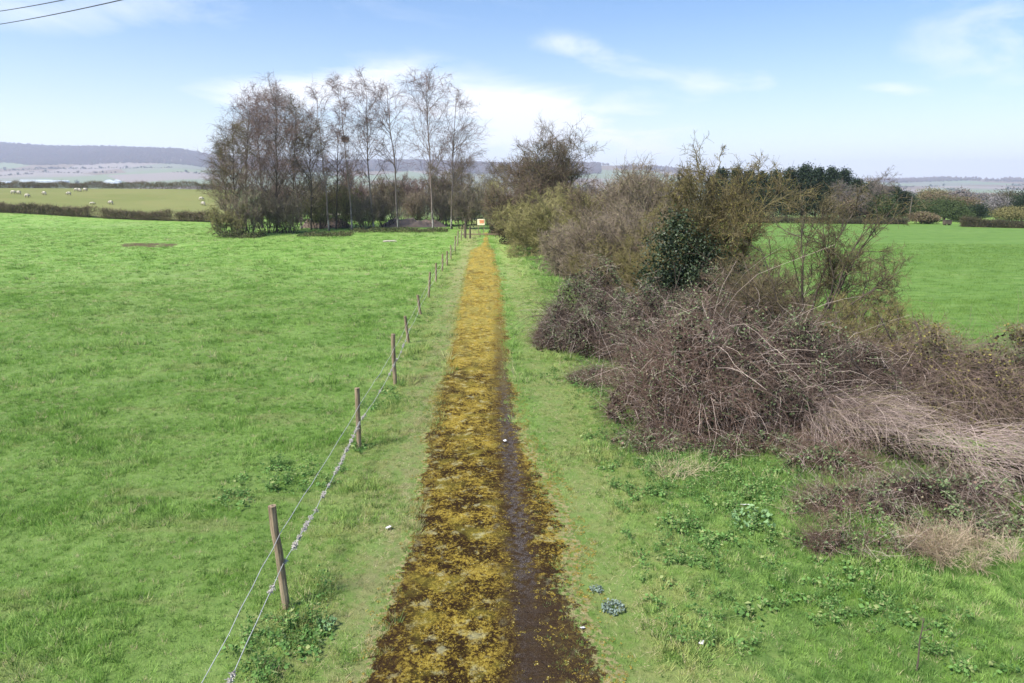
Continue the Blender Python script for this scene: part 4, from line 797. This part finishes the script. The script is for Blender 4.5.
# trailing ivy and nettles along the copse edge
def ivy_bank(px0, px1, py, lab, seed, n, h, w, nm='ivy_bank'):
    reseed(seed); a, b = pix(px0, py), pix(px1, py); o = (a + b) / 2; t = rng.random(n); p = a * (1 - t[:, None]) + b * t[:, None]; lump = 0.55 + .9 * (fbm(t * 14, t * 0 + seed, 3) + .3)
    p[:, 1] += rng.normal(0, w, n); p[:, 2] = terrain(p[:, 0], p[:, 1]) + h * np.clip(lump, .15, 1.2) * rng.random(n)
    ob = MB().leaves(p, rng.uniform(.06, .16, n), aspect=.8, up=.5).build(nm, M_bankleaf, loc=o); tag(ob, lab, 'undergrowth', kind='thing'); return ob
ivy_bank(222, 262, 237, 'dark ivy along the left edge of the copse', 201, 3500, .55, 1.1); ivy_bank(300, 352, 235.5, 'green brambles and ivy under the birches', 202, 3200, .35, 1.2)
ivy_bank(352, 448, 231.5, 'dark low ivy strip in front of the earth bank', 203, 5500, .4, 1.2)
def bank(px0, px1, py, H, W, lab, seed):
    reseed(seed); a, b = pix(px0, py), pix(px1, py); o = (a + b) / 2; t = np.linspace(0, 1, 60); s = np.linspace(-1, 1, 16); T, S = np.meshgrid(t, s, indexing='ij')
    x = a[0] * (1 - T) + b[0] * T; y = a[1] * (1 - T) + b[1] * T + S * W; z = terrain(x, y) - .1 + H * np.clip(1 - S ** 2, 0, 1) * np.clip(np.minimum(T, 1 - T) * 6, 0, 1) * (.8 + .9 * fbm(T * 9, S * 1.5 + seed, 4))
    idx = np.arange(60 * 16).reshape(60, 16); f = np.stack([idx[:-1, :-1], idx[1:, :-1], idx[1:, 1:], idx[:-1, 1:]], -1)
    ob = MB().add(np.stack([x, y, z], -1), f).build('earth_bank', M_soil, loc=o, flat=False); tag(ob, lab, 'earth bank'); return ob
bank(378, 450, 226, 1.1, 2.5, 'bare brown earth bank behind the right hand birches', 211); bank(300, 352, 227, 1.2, 2.0, 'low brown earth bank behind the left hand birches', 212)
# pale logs: one lying in the pasture, one on the bank
def log(px, py, ln, rz, lab, seed, dz=0, r=.14):
    reseed(seed); b = pix(px, py); root = empty('fallen_log', b + np.array([0, 0, dz + r * .7]), rz); tag(root, lab, 'log'); x = np.linspace(-ln / 2, ln / 2, 8); p = np.stack([x, .06 * np.sin(x * 2), .04 * np.cos(x * 3)], -1)[None]
    MB().tubes(p, r, r * .7, 8).build('trunk', M_pole2, root, flat=False); st, d, _, _ = spawn(p, 3, .2, .9, .9); MB().tubes(walk(st, d, .5, 4, .1, .02), .04, .02, 5).build('branch_stub', M_pole2, root, flat=False)
M_pole2 = plain('bleached_wood', (0.42, 0.37, 0.31), .9, nscale=5)
log(390, 242, 1.3, .05, 'pale fallen log lying in the pasture', 221, r=.09); log(333, 224, 6.0, -.06, 'long pale log on the bank behind the left hand birches', 222, dz=1.1, r=.2)

# sign and gate rails at the path end
b = pix(480, 235.5); sg = empty('notice_sign', b); tag(sg, 'square cream and orange notice board on two posts at the path end', 'sign')
c = at(481, 222, b[1]) - b; wd_ = 7.4 / 690 * b[1]; hh_ = 6.0 / 690 * b[1]
MB().box((c[0], 0, c[2]), (wd_ / 2, .02, hh_ / 2)).build('board', M_cream, sg)
MB().box((c[0] + .08, -.026, c[2] + .05), (wd_ * .30, .006, hh_ * .27)).build('printed_panel', M_orange, sg)
for k in (-1, 1): MB().box((c[0] + k * wd_ * .36, .055, c[2] / 2), (.035, .035, c[2] / 2 + .25)).build('post', M_post, sg)
g0 = pix(480, 237.3); bar = empty('low_rail_barrier', g0); tag(bar, 'low wooden rail across the end of the path', 'barrier')
MB().box((0, 0, .32), (1.9, .04, .06)).build('rail', M_post, bar)
for k in (-1.6, 0, 1.6): MB().box((k, .085, .25), (.045, .045, .35)).build('post', M_post, bar)
for i, (px, h) in enumerate([(465.5, 2.0), (470, 1.2)]):
    b = pix(px, 238.5); MB().tubes((np.array([[0, 0, -.2], [0.02, 0, h * .5], [0, 0, h]]))[None], .09, .08, 8).build('gate_post', M_bark_dark, loc=(0, 0, 0)).location = b
    o = bpy.data.objects[-1] if False else [q for q in sc.objects if q.name.startswith('gate_post')][-1]; tag(o, ['tall dark gate post where the fence meets the path end', 'short dark gate post beside the tall one'][i], 'post')

# ------------------------------------------------------------------ far hedges
def hedge(a, b, H, W, lab, seed, n, mat=M_hedge, gaps=(), size=.2, nm='hedge'):
    reseed(seed); o = (a + b) / 2; o = np.array([o[0], o[1], gz(o[0], o[1])]); t = rng.random(n)
    for g0_, g1_ in gaps: t = t[~((t > g0_) & (t < g1_) & (rng.random(len(t)) < .75))]
    n = len(t); p = np.zeros((n, 3)); p[:, :2] = a[:2] * (1 - t[:, None]) + b[:2] * t[:, None]; nd = norm(np.array([[-(b - a)[1], (b - a)[0]]]))[0]; p[:, :2] += nd * rng.uniform(-W, W, (n, 1))
    Lh = np.linalg.norm((b - a)[:2]); hv = H * (.82 + .55 * fbm(t * Lh / 4, t * 0 + seed, 4)); z = rng.random(n) ** .75 * hv; p[:, 2] = terrain(p[:, 0], p[:, 1]) + z
    mb = MB().tubes(walk(p, rng.normal(size=(n, 3)) * np.array([.7, .7, 1.3]), rng.uniform(.3, .6, n), 3, .3), .014, .006, 3); k = rng.random(n) < .55; mb.leaves(p[k] , size * rng.uniform(.5, 1, k.sum()), 0, .6)
    ob = mb.build(nm, mat, loc=o); tag(ob, lab, 'hedge', 'field hedges'); ob['kind'] = 'thing'; return ob
A3 = lambda p: np.array([p[0], p[1], gz(p[0], p[1])])
hA = A3(HA + (HA - HB) * .3); hedge(hA, A3(HB), 1.45, .55, 'clipped brown hedge between the green pasture and the sheep field', 301, 26000, gaps=((.62, .66), (.73, .735), (.85, .87)))
hedge(A3(FA + (FA - FB) * .25), A3(FB), 1.7, .6, 'dark hedge on the skyline of the sheep field', 302, 24000, gaps=((.3, .304), (.55, .553)))
def cross(px, py): return A3(pix(px, py))
hedge(cross(640, 222.5), cross(835, 224), 0.85, .9, 'low hedge in front of the dark conifers', 303, 9000, M_hedge_dark)
hedge(cross(835, 224), cross(906, 224.5), 0.85, .8, 'low hedge left of the pale field gap', 304, 6000, M_hedge_dark)
hedge(cross(961, 227), cross(1060, 229), 1.25, .7, 'thick dark hedge right of the pale field gap', 305, 12000, M_hedge_dark)
def small_bush(px, py, rd, H, mat, lab, seed, n, size, grp, cat='bush', nm='bush', depth=None, stems=5):
    reseed(seed); b = pix(px, py) if depth is None else A3(np.append(ray(px, py)[:2] * depth, 0)); root = empty(nm, b); tag(root, lab, cat, grp)
    mb = crown_cloud(MB(), (0, 0, H * .55), (rd, rd, H * .5), n, size, 16); mb.build('crown', mat, root)
    a = rng.uniform(0, 2 * pi, stems); s = walk(np.zeros((stems, 3)) + np.array([0, 0, -.2]), np.stack([np.cos(a) * .35, np.sin(a) * .35, np.ones(stems)], 1), H * .75, 6, .12, .05); MB().tubes(s, .09 * H / 6, .02, 5).build('trunk', M_bark_dark, root, flat=False); return root

# ------------------------------------------------------------------ conifers and trees behind the cereal field
def conifer_proto(H, rd, seed, lab):
    reseed(seed); root = empty('conifer_tree', (0, 0, 0)); tag(root, lab, 'tree', 'dark conifers behind the cereal field'); mb = MB()
    tr = np.zeros((1, 8, 3)); tr[0, :, 2] = np.linspace(-.3, H * .93, 8); tr[0, :, 0] = .1 * np.sin(np.arange(8)); MB().tubes(tr, H * .018, .03, 6).build('trunk', M_bark_dark, root, flat=False)
    nb = 95; t = rng.uniform(.06, 1, nb) ** .9; a = rng.uniform(0, 2 * pi, nb); reach = rd * np.clip(1.15 - t ** 1.8, .12, 1) * rng.uniform(.55, 1.1, nb)
    st = np.stack([0 * a, 0 * a, t * H * .9], 1); d = np.stack([np.cos(a), np.sin(a), .35 + .8 * t], 1); br = walk(st, d, reach * 1.2, 5, .12, .08)
    i = np.repeat(np.arange(nb), 95); j = rng.integers(1, 5, len(i)); p = br[i, j] + rng.normal(size=(len(i), 3)) * np.array([.34, .34, .30]) * (rd / 2.2)
    mb.tubes(br, .05, .02, 4); mb.leaves(p, rng.uniform(.12, .30, len(p)), 0, .6); mb.build('crown', M_conifer, root); return root
protos = [conifer_proto(8.0, 2.2, 401, 'x'), conifer_proto(8.5, 2.6, 402, 'x'), conifer_proto(7.6, 1.9, 403, 'x')]
first_used = [False] * 3
con = [(655, 182, 'dark conifer half hidden behind the golden hawthorn'), (684, 178, 'dark conifer showing through the golden hawthorn twigs'), (712, 176, 'dark conifer rising right behind the hawthorn top'), (735, 172, 'leftmost clear dark conifer right of the golden hawthorn'), (752, 177, 'short dark conifer in the first dip of the row'),
       (774, 168, 'tall dark conifer on the left of the main block'), (788, 167.5, 'tallest dark conifer in the main block'), (803, 168, 'dark conifer in the middle of the main block'), (817, 169, 'broad dark conifer right of the block middle'), (829, 170, 'dark conifer with a blunt top near the right end of the block'), (842, 173, 'dark conifer at the right end of the main block'),
       (881, 187, 'dark conifer immediately right of the round bare tree'), (893, 186, 'dark bushy conifer in the small group by the pole'), (904, 191, 'last dark conifer of the small group, touching the pole'), (764, 179, 'lower dark conifer filling behind the main block'), (748, 170, 'dark conifer just left of the main block, clear of the hawthorn twigs'), (761, 171, 'dark conifer joining the left end of the main block'), (855, 179, 'dark conifer between the main block and the round bare tree'), (720, 171, 'dark conifer behind the right side of the golden hawthorn'), (870, 184, 'dark conifer behind the round bare tree'), (795, 180, 'lower dark conifer in the second row of the main block'), (835, 184, 'lower dark conifer behind the right end of the block')]
for i, (px, ytop, lab) in enumerate(con):
    k = i % 3; reseed(420 + i); dp = 106 + rng.uniform(-5, 9) + (12 if 'lower' in lab else 0); x = ray(px, 200)[0] * dp; b = np.array([x, dp, gz(x, dp)]); H = at(px, ytop, dp)[2] - b[2]
    if first_used[k]: o = copy_tree(protos[k])
    else: o = protos[k]; first_used[k] = True
    o.location = b; s = H / [8.0, 8.5, 7.6][k]; w = rng.uniform(1.0, 1.3) * max(s, .9); s *= rng.uniform(1.0, 1.12); o.scale = (w, w, s); o.rotation_euler = (0, 0, rng.uniform(0, 6.28)); o['label'] = lab
b = pix(865, 222.6); shrub('bare_tree', b, (4.2, 4.2), (at(864, 174.5, b[1])[2] - b[2]) * 1.05, 'round headed bare grey tree between the two conifer groups', 'tree', 'trees behind the cereal field', 440, n=18, k=(10, 9, 6), fine=.012, twig=M_greytwig, up=.03, upright=.75, r0=.08)
FBG = 'bushes behind the cereal field'
fb = [(846, 223, 1.9, 3.2, M_twig_brown, 'brown bush left of the round bare tree'), (878, 223.5, 2.4, 4.0, M_greenbush, 'grey green bush in front of the small conifer group'), (925, 221, 3.2, 3.2, M_greenbush, 'mid green bush right of the pole'), (944, 220.5, 3.2, 3.8, M_greenbush, 'darker green bush right of the pole, larger one'), (921, 224, 2.0, 1.6, M_hedge, 'low brown bush at the hedge end'), (930, 223.8, 1.5, 1.2, M_hedge, 'lowest brown bush by the pale field gap'),
      (972, 217, 2.6, 3.0, M_greytwig, 'grey bush left of the white blossom tree'), (985, 216, 2.6, 2.8, M_greenbush, 'green bush beside the white blossom tree'), (997, 221, 2.4, 3.8, M_blossom, 'white blossom tree near the right edge'), (1010, 224, 2.6, 2.5, M_yellowbush, 'yellow green bush right of the blossom tree'), (1022, 222, 2.8, 4.8, M_conifer, 'dark green tree at the right edge'), (960, 222, 2.0, 2.2, M_greenbush, 'small green bush above the thick hedge'), (953, 218, 3.4, 4.2, M_hedge, 'brown green bush between the green bushes and the grey bush'), (911, 219, 2.6, 3.6, M_greenbush, 'green bush directly behind the utility pole'), (935, 217, 3.6, 4.4, M_hedge, 'tall brown bush behind the two green bushes'), (1004, 217, 3.2, 4.6, M_hedge_dark, 'dark bush behind the yellow green bush'), (1016, 218, 2.8, 3.6, M_greenbush, 'green bush left of the right edge tree'), (975, 221, 2.2, 2.6, M_conifer, 'small dark bush in front of the grey bush')]
for i, (px, py, rd, H, mt, lab) in enumerate(fb): small_bush(px, py, rd, H, mt, lab, 450 + i, 8000, .15, FBG)
b = pix(909, 222); H = at(909, 196, b[1])[2] - b[2]; po = empty('utility_pole', b); tag(po, 'slender wooden utility pole beside the small conifer group', 'pole')
MB().tubes(np.array([[[0, 0, -.4], [0, 0, H * .5], [.05, 0, H]]]), .10, .07, 8).build('pole', M_pole, po, flat=False); MB().box((0.04, .13, H - .5), (.35, .04, .04)).build('crossarm', M_pole, po)
# dark animal-sized trough in the field gap
b = pix(947, 225.5); tr_ = empty('feed_trough', b); tag(tr_, 'small dark trough in the pale field gap', 'trough')
MB().box((0, 0, .45), (.45, .3, .25)).box((0, 0, .72), (.48, .33, .03)).build('tub', M_bark_dark, tr_); [MB().box((k * .32, 0, .09), (.05, .25, .13)).build('leg', M_bark_dark, tr_) for k in (-1, 1)]

# ------------------------------------------------------------------ sheep
def sheep_mesh():
    V = [(0, 0, .62), (.28, 0, .64), (-.30, 0, .62), (.48, 0, .62), (.64, 0, .40), (.74, 0, .20), (-.48, 0, .60),
         (.30, .13, .34), (.30, .13, .02), (.30, -.13, .34), (.30, -.13, .02), (-.34, .13, .34), (-.34, .13, .02), (-.34, -.13, .34), (-.34, -.13, .02)]
    E = [(0, 1), (0, 2), (1, 3), (3, 4), (4, 5), (2, 6), (1, 7), (7, 8), (1, 9), (9, 10), (2, 11), (11, 12), (2, 13), (13, 14)]
    Rr = [.29, .28, .29, .17, .11, .07, .17, .075, .035, .075, .035, .085, .035, .085, .035]
    me = bpy.data.meshes.new('sheep'); me.from_pydata(V, E, []); o = bpy.data.objects.new('sheep_tmp', me); sc.collection.objects.link(o)
    sk = o.modifiers.new('s', 'SKIN'); 
    for i, r_ in enumerate(Rr): me.skin_vertices[0].data[i].radius = (r_, r_)
    me.skin_vertices[0].data[0].use_root = True; o.modifiers.new('u', 'SUBSURF').levels = 2
    dg = bpy.context.evaluated_depsgraph_get(); m2 = bpy.data.meshes.new_from_object(o.evaluated_get(dg)); bpy.data.objects.remove(o); m2.materials.clear(); m2.materials.append(M_fleece); m2.materials.append(M_darkface)
    for p in m2.polygons:
        p.use_smooth = True; c = p.center; p.material_index = 1 if (c.x > .62 or c.z < .22) else 0
    return m2
bpy.context.view_layer.update()
me_ = bpy.data.meshes.new('probe'); me_.from_pydata([(0, 0, 0), (1, 0, 0)], [(0, 1)], [])
def ensure_skin(o):
    pass
try: sm = sheep_mesh()
except Exception as ex:
    print('sheep skin failed', ex); sm = None
SH = [(13, 194.5, .3, 'sheep grazing at the far left, left one of a close pair'), (19, 194.8, 2.9, 'sheep at the far left, right one of a close pair'), (27, 198, .2, 'sheep alone left of centre in the field, facing right'), (44.5, 195.5, 3.0, 'sheep grazing between the far left pair and the middle group'), (26, 188.5, 1.2, 'small distant sheep under the far hedge at the left'), (45, 188.5, .5, 'small distant sheep under the far hedge, second from the left'), (69, 195.8, 3.3, 'sheep below the middle group'),
      (76, 191.8, .2, 'left sheep of the middle group of three'), (80, 192.2, 2.7, 'middle sheep of the middle group of three'), (85, 191.8, .1, 'right sheep of the middle group of three'), (92, 205, .4, 'sheep lying low near the near hedge'), (111, 205, 3.1, 'largest sheep, nearest to the near hedge'), (201, 201, .3, 'sheep beside the copse, upper one'), (203.5, 206, 2.8, 'sheep beside the copse, lower one'), (9, 187.8, .2, 'most distant sheep at the left end of the far hedge')]
if sm:
    for px, py, rz, lab in SH:
        b = pix(px, py); o = bpy.data.objects.new('sheep', sm); sc.collection.objects.link(o); o.location = b + np.array([0, 0, .10]); o.rotation_euler = (0, 0, rz)
        s = .62 if 'lying' in lab else 1.0; o.scale = (.72, .72, .7 * s); tag(o, lab, 'sheep', 'sheep in the far pasture')

# ------------------------------------------------------------------ valley: trees, barns, woodland on the hill
reseed(501)
def far_proto(kind, seed, H, mat, name='valley_tree'):
    reseed(seed); root = empty(name, (0, 0, 0)); mb = crown_cloud(MB(), (0, 0, H * .6), (H * .42, H * .42, H * .4), 1500, H * .055, 14); mb.build('crown', mat, root)
    s = walk(np.zeros((5, 3)), np.stack([rng.normal(0, .25, 5), rng.normal(0, .25, 5), np.ones(5)], 1), H * .75, 6, .1, .05); MB().tubes(s, H * .02, .04, 5).build('trunk', M_bark_dark, root, flat=False); return root
FP = [far_proto(0, 510, 11, M_twig_brown), far_proto(1, 511, 12, M_greytwig), far_proto(2, 512, 10, M_greenbush), far_proto(3, 513, 9, M_yellowbush)]; fu = [0] * 4
VT = []   # (px, depth, height scale, kind, label)
for px, dp, s_, k, lab in [(3, 560, .8, 0, 'bare valley tree at the left frame edge'), (15, 600, 1.15, 0, 'big dark bare valley tree left of the white glasshouses'), (20, 640, .8, 1, 'smaller bare valley tree beside the big dark one'), (40, 700, .7, 1, 'bare valley tree below the white glasshouses'), (50, 650, .6, 0, 'low bare valley tree below the white glasshouses'), (60, 620, .7, 0, 'bare valley tree right of the low one'),
        (72, 560, .95, 0, 'left of three dark bare trees behind the skyline hedge'), (80, 540, 1.05, 0, 'middle of three dark bare trees behind the skyline hedge'), (88, 560, .95, 0, 'right of three dark bare trees behind the skyline hedge'), (96, 640, .7, 1, 'bare valley tree right of the dark three'), (112, 800, .7, 1, 'pale bare valley tree in the gap'), (130, 760, .8, 1, 'thin bare valley tree before the far fields'),
        (156, 560, .85, 0, 'left tree of the dark clump near the copse'), (164, 545, .95, 0, 'middle tree of the dark clump near the copse'), (172, 560, .85, 0, 'right tree of the dark clump near the copse'), (183, 600, .8, 1, 'grey bare tree right of the dark clump'), (194, 620, .8, 1, 'grey bare tree next to the copse'), (205, 600, .9, 1, 'grey bare tree almost touching the copse'),
        (590, 300, .8, 1, 'grey tree seen between two hedge shrubs'), (605, 320, .7, 0, 'brown tree seen between two hedge shrubs'), (575, 340, .8, 1, 'grey tree beside the tall round hedge tree'), (648, 200, .8, 3, 'golden bare tree behind the tall thin shrub'), (640, 210, .75, 1, 'grey bare tree behind the tall thin shrub'), (632, 190, .75, 3, 'golden bare tree left of the grey one behind the hedge'),
        (922, 330, .85, 3, 'left golden tree beyond the green bushes'), (930, 320, .9, 3, 'middle golden tree beyond the green bushes'), (940, 330, .85, 3, 'right golden tree beyond the green bushes'), (953, 420, .9, 1, 'left grey bare tree right of the golden trees'), (962, 400, .95, 1, 'middle grey bare tree right of the golden trees'), (972, 430, .8, 1, 'right grey bare tree right of the golden trees'),
        (983, 520, 1.0, 1, 'bare tree above the grey bush on the right'), (998, 500, 1.1, 0, 'dark bare tree above the white blossom'), (1010, 520, .95, 1, 'grey bare tree above the yellow green bush'), (1021, 500, .9, 2, 'green tree behind the right edge tree'), (905, 700, .8, 0, 'bare far tree right of the pole'), (888, 800, .8, 1, 'bare far tree behind the small conifer group')]:
    x = ray(px, 200)[0] * dp; b = (x, dp, gz(x, dp) - .3)
    if fu[k]: o = copy_tree(FP[k])
    else: o = FP[k]; fu[k] = 1
    zt = {'left': 0}; s = s_ ; o.location = b; o.rotation_euler = (0, 0, px * 1.7)
    # trees in the valley stand tall enough to show over the hedges, 12 to 17 m
    o.scale = (s * 1.25, s * 1.25, s * (1.65 if px < 300 else 1.15)); tag(o, lab, 'tree', 'trees in the valley')
# glasshouses and barns
def glasshouse(px, dp, w, d, h, lab, seed, bays=1, wall=M_wall_w, roof=M_wall_w, cat='glasshouse', nm='glasshouse'):
    x = ray(px, 190)[0] * dp; b = (x, dp, VZ(x, dp)); root = empty(nm, b, .1); tag(root, lab, cat, 'pale farm buildings in the valley'); MB().box((0, 0, h / 2), (w / 2, d / 2, h / 2)).build('wall', wall, root)
    mb = MB(); bw = w / bays
    for i in range(bays):
        x0 = -w / 2 + i * bw - .1; x1 = x0 + bw + .15; xm = (x0 + x1) / 2; y0, y1 = -d / 2 - .3, d / 2 + .3
        mb.add([(x0, y0, h), (xm, y0, h + bw * .25), (xm, y1, h + bw * .25), (x0, y1, h), (x1, y0, h), (x1, y1, h)], [[0, 1, 2, 3], [1, 4, 5, 2], [0, 4, 1, 1], [3, 2, 5, 5]])
    mb.build('roof', roof, root); MB().box((0, -d / 2 - .06, h * .42), (w * .06, .05, h * .4)).build('door', M_roofgrey, root); return root
def VZ(x, y):
    return float(np.where(y > 1300, hill_z(x / y, y), gz(x, y)))
glasshouse(38, 1900, 70, 30, 4.5, 'long white glasshouse, left one of the row below the wooded hill', 1, 10); glasshouse(52, 1880, 60, 30, 4.5, 'long white glasshouse, middle one of the row below the wooded hill', 2, 9); glasshouse(63, 1900, 26, 24, 4, 'short white glasshouse at the right end of the row', 3, 4)
glasshouse(2, 1850, 40, 24, 4, 'white glasshouse at the left frame edge', 6, 6); glasshouse(110, 1850, 30, 20, 4, 'small pale barn right of the glasshouse row', 4, 1, cat='barn', nm='barn'); glasshouse(118, 1900, 16, 14, 5, 'tiny pale barn beside the small one', 5, 1, cat='barn', nm='barn')
# woodland carpets
wt = []
for i in range(4):
    reseed(520 + i); wt.append(crown_cloud(MB(), (0, 0, 6), (5.5, 5.5, 6), 260, 1.9, 9).build('w', M_twig_purple if i < 3 else M_greytwig))
reseed(530)
def hill_pts(n, u0, u1, y0, y1, f=None):
    u = rng.uniform(u0, u1, n); y = rng.uniform(y0, y1, n)
    if f is not None: k = f(u, y); u, y = u[k], y[k]
    return np.stack([u * y, y, hill_z(u, y)], 1)
ul, ur = ray(-120, 190)[0], ray(235, 190)[0]
hp = hill_pts(17000, ul, ray(600, 190)[0], 2900, 3750, lambda u, y: y > 2920 + 260 * (fbm(u * 9, u * 0 + 2, 4) + .25))
hr = hill_pts(4000, ray(600, 190)[0], ray(1150, 190)[0], 3250, 3700, lambda u, y: fbm(u * 14, y / 260, 3) > -.02)
P_ = np.concatenate([hp, hr]); wl_ = scatter('hill_woodland', P_, rng.uniform(.8, 1.3, len(P_)), wt, tilt=.03, zs=rng.uniform(.8, 1.4, len(P_))); wl_['label'] = 'leafless woodland covering the far hillside'
# field hedgerows on the hills and in the valley, far too fine to count
reseed(540); hr_ = []
for k in range(70):
    u0 = rng.uniform(ul, ray(1100, 190)[0]); y0 = rng.uniform(650, 3000); L = rng.uniform(120, 420); a = rng.choice([rng.normal(0, .25), rng.normal(1.3, .3)], p=[.75, .25]); n = int(L / 5); t = np.linspace(0, 1, n)
    x = u0 * y0 + t * L * cos(a); y = y0 + t * L * sin(a); z = np.where(y > 1300, hill_z(x / y, y), terrain(x, y)); hr_.append(np.stack([x + rng.normal(0, 1.5, n), y, z - 1], 1)[rng.random(n) < .8])
hr_ = np.concatenate(hr_); hs_ = rng.uniform(.25, .6, len(hr_)); hs_[rng.random(len(hs_)) < .15] *= 2.0
fh = scatter('far_hedgerows', hr_, hs_, [crown_cloud(MB(), (0, 0, 5), (6, 6, 5), 200, 1.8, 7).build('w', M_twig_brown), crown_cloud(MB(), (0, 0, 6), (4.5, 4.5, 6), 200, 1.8, 7).build('w', M_greenbush)], tilt=.02); fh['label'] = 'hedgerows and scattered trees across the far farmland'

# ------------------------------------------------------------------ overhead cables
for i, (a, b, lab) in enumerate([((0, 11), (62, 0), 'upper of two thin black overhead cables, top left'), ((0, 24), (130, 0), 'lower and longer of two thin black overhead cables, top left')]):
    A = at(a[0], a[1], 34); B = at(b[0], b[1], 27 if i == 0 else 22.5); d = (B - A) / np.linalg.norm(B - A); t = np.linspace(-30, 45, 40)[:, None]; p = A + d * t; p[:, 2] += .0006 * (t[:, 0] - 5) ** 2 - .0006 * 25
    o = MB().tubes(p[None], .017, .017, 5).build('overhead_cable', M_cable, loc=A, flat=False); tag(o, lab, 'cable', 'overhead cables')

# ------------------------------------------------------------------ small things on the ground
def scrap(px, py, s, lab, seed):
    reseed(seed); b = pix(px, py); n = 7; g_ = np.linspace(-1, 1, n); Xs, Ys = np.meshgrid(g_, g_); r_ = 1 + .35 * vnoise(Xs * 2 + seed, Ys * 2); Zs = .35 * s * np.abs(fbm(Xs * 1.6 + seed, Ys * 1.6, 3)) + .045
    idx = np.arange(n * n).reshape(n, n); f = np.stack([idx[:-1, :-1], idx[:-1, 1:], idx[1:, 1:], idx[1:, :-1]], -1); o = MB().add(np.stack([Xs * s * r_, Ys * s * r_ * .6, Zs], -1), f).build('paper_scrap', M_paper, loc=(0, 0, 0)); o.location = b; o.rotation_euler = (rng.normal(0, .2), rng.normal(0, .2), rng.uniform(0, 6)); tag(o, lab, 'litter', 'white litter scraps')
    sol = o.modifiers.new('solid', 'SOLIDIFY'); sol.thickness = .002
for a in [(389, 533, .045, 'crumpled white tissue on the left edge of the path', 601), (505, 444, .045, 'white scrap on the dark strip of the path', 602), (702, 648, .038, 'white scrap in the grass near the bottom right of the path', 603), (746, 508, .06, 'white scrap above the pale leaved weed by the brambles', 604), (582, 637, .035, 'small white scrap on the right edge of the path', 605), (917, 556, .06, 'white scrap caught in the low bramble', 606)]: scrap(*a)
def plant(px, py, n, rad, h, size, mat, lab, cat, nm, seed):
    reseed(seed); b = pix(px, py); root = empty(nm, b); tag(root, lab, cat); a = rng.uniform(0, 2 * pi, n); q = rad * np.sqrt(rng.random(n)); c = np.stack([q * np.cos(a), q * np.sin(a), h * rng.uniform(.3, 1, n)], 1)
    MB().leaves(c, size * rng.uniform(.6, 1.2, n), aspect=.7, up=1).build('leaves', mat, root); st = np.zeros((12, 3)); MB().tubes(walk(st, rng.normal(size=(12, 3)) * .6 + np.array([0, 0, .8]), h, 4, .1), .004, .002, 4).build('stem', M_weed, root)
M_glauc = two_tone('glaucous_leaves', (0.10, 0.14, 0.11), (0.20, 0.25, 0.21), scale=3); M_thistle = two_tone('pale_weed', (0.085, 0.17, 0.065), (0.20, 0.31, 0.14), scale=3)
plant(613, 611, 200, .14, .07, .04, M_glauc, 'blue grey rosette at the right edge of the path', 'plant', 'rosette_plant', 611)
plant(596, 594, 90, .09, .05, .035, M_glauc, 'smaller blue green rosette left of the blue grey one', 'plant', 'rosette_plant', 614)
plant(752, 526, 75, .34, .16, .085, M_thistle, 'pale leaved weed in the lush grass by the brambles', 'plant', 'weed_plant', 612); plant(326, 630, 60, .12, .10, .05, M_thistle, 'pale weed at the foot of the nearest fence post', 'plant', 'weed_plant', 613)
reseed(620); b = pix(916, 676); sp = empty('sapling', b); tag(sp, 'thin dark stem sprouting in the bottom right grass', 'sapling'); s_ = walk(np.zeros((1, 3)), np.array([[0.02, 0, 1.0]]), .62, 6, .06); MB().tubes(s_, .010, .005, 5).build('stem', M_bark_dark, sp); st_, d_, _, _ = spawn(s_, 7, .4, 1, .8); MB().tubes(walk(st_, d_, .12, 4, .1, .1), .004, .002, 3).build('twig', M_bark_dark, sp)
def snag(px, py, depth, pts_, r_, lab, nm='dead_branch'):
    b = at(px, py, depth); P = np.array([at(a, c, depth) - b for a, c in pts_])[None]; t = np.linspace(0, 1, 14); f = np.linspace(0, 1, P.shape[1]); Q = np.stack([np.interp(t, f, P[0, :, k]) for k in range(3)], -1)[None]; Q[0, :, 1] += .05 * np.sin(t * 6)
    root = empty(nm, b); tag(root, lab, 'branch'); MB().tubes(Q, r_, r_ * .45, 6).build('limb', M_bark_dark, root, flat=False); s_, d_, _, _ = spawn(Q, 6, .3, .95, .7); MB().tubes(walk(s_, d_, .25, 4, .15, .1), r_ * .3, r_ * .1, 4).build('twig', M_bark_dark, root)
reseed(630); snag(905, 362, 14.6, [(905, 380), (898, 350), (887, 333), (877, 312)], .025, 'curved dead branch sticking up right of the spreading hawthorn'); snag(925, 352, 15.2, [(925, 372), (924, 352), (919, 335), (915, 321)], .05, 'broken stub of a dead trunk rising from the pink bramble'); snag(870, 378, 13.4, [(885, 398), (872, 380), (852, 362), (845, 338)], .03, 'pale bent dead branch below the spreading hawthorn')
snag(998, 640, 7.9, [(975, 655), (985, 628), (1002, 615), (1030, 607)], .012, 'bleached bent stem in the bottom right corner')
print('scene built, verts', sum(len(m.vertices) for m in bpy.data.meshes))
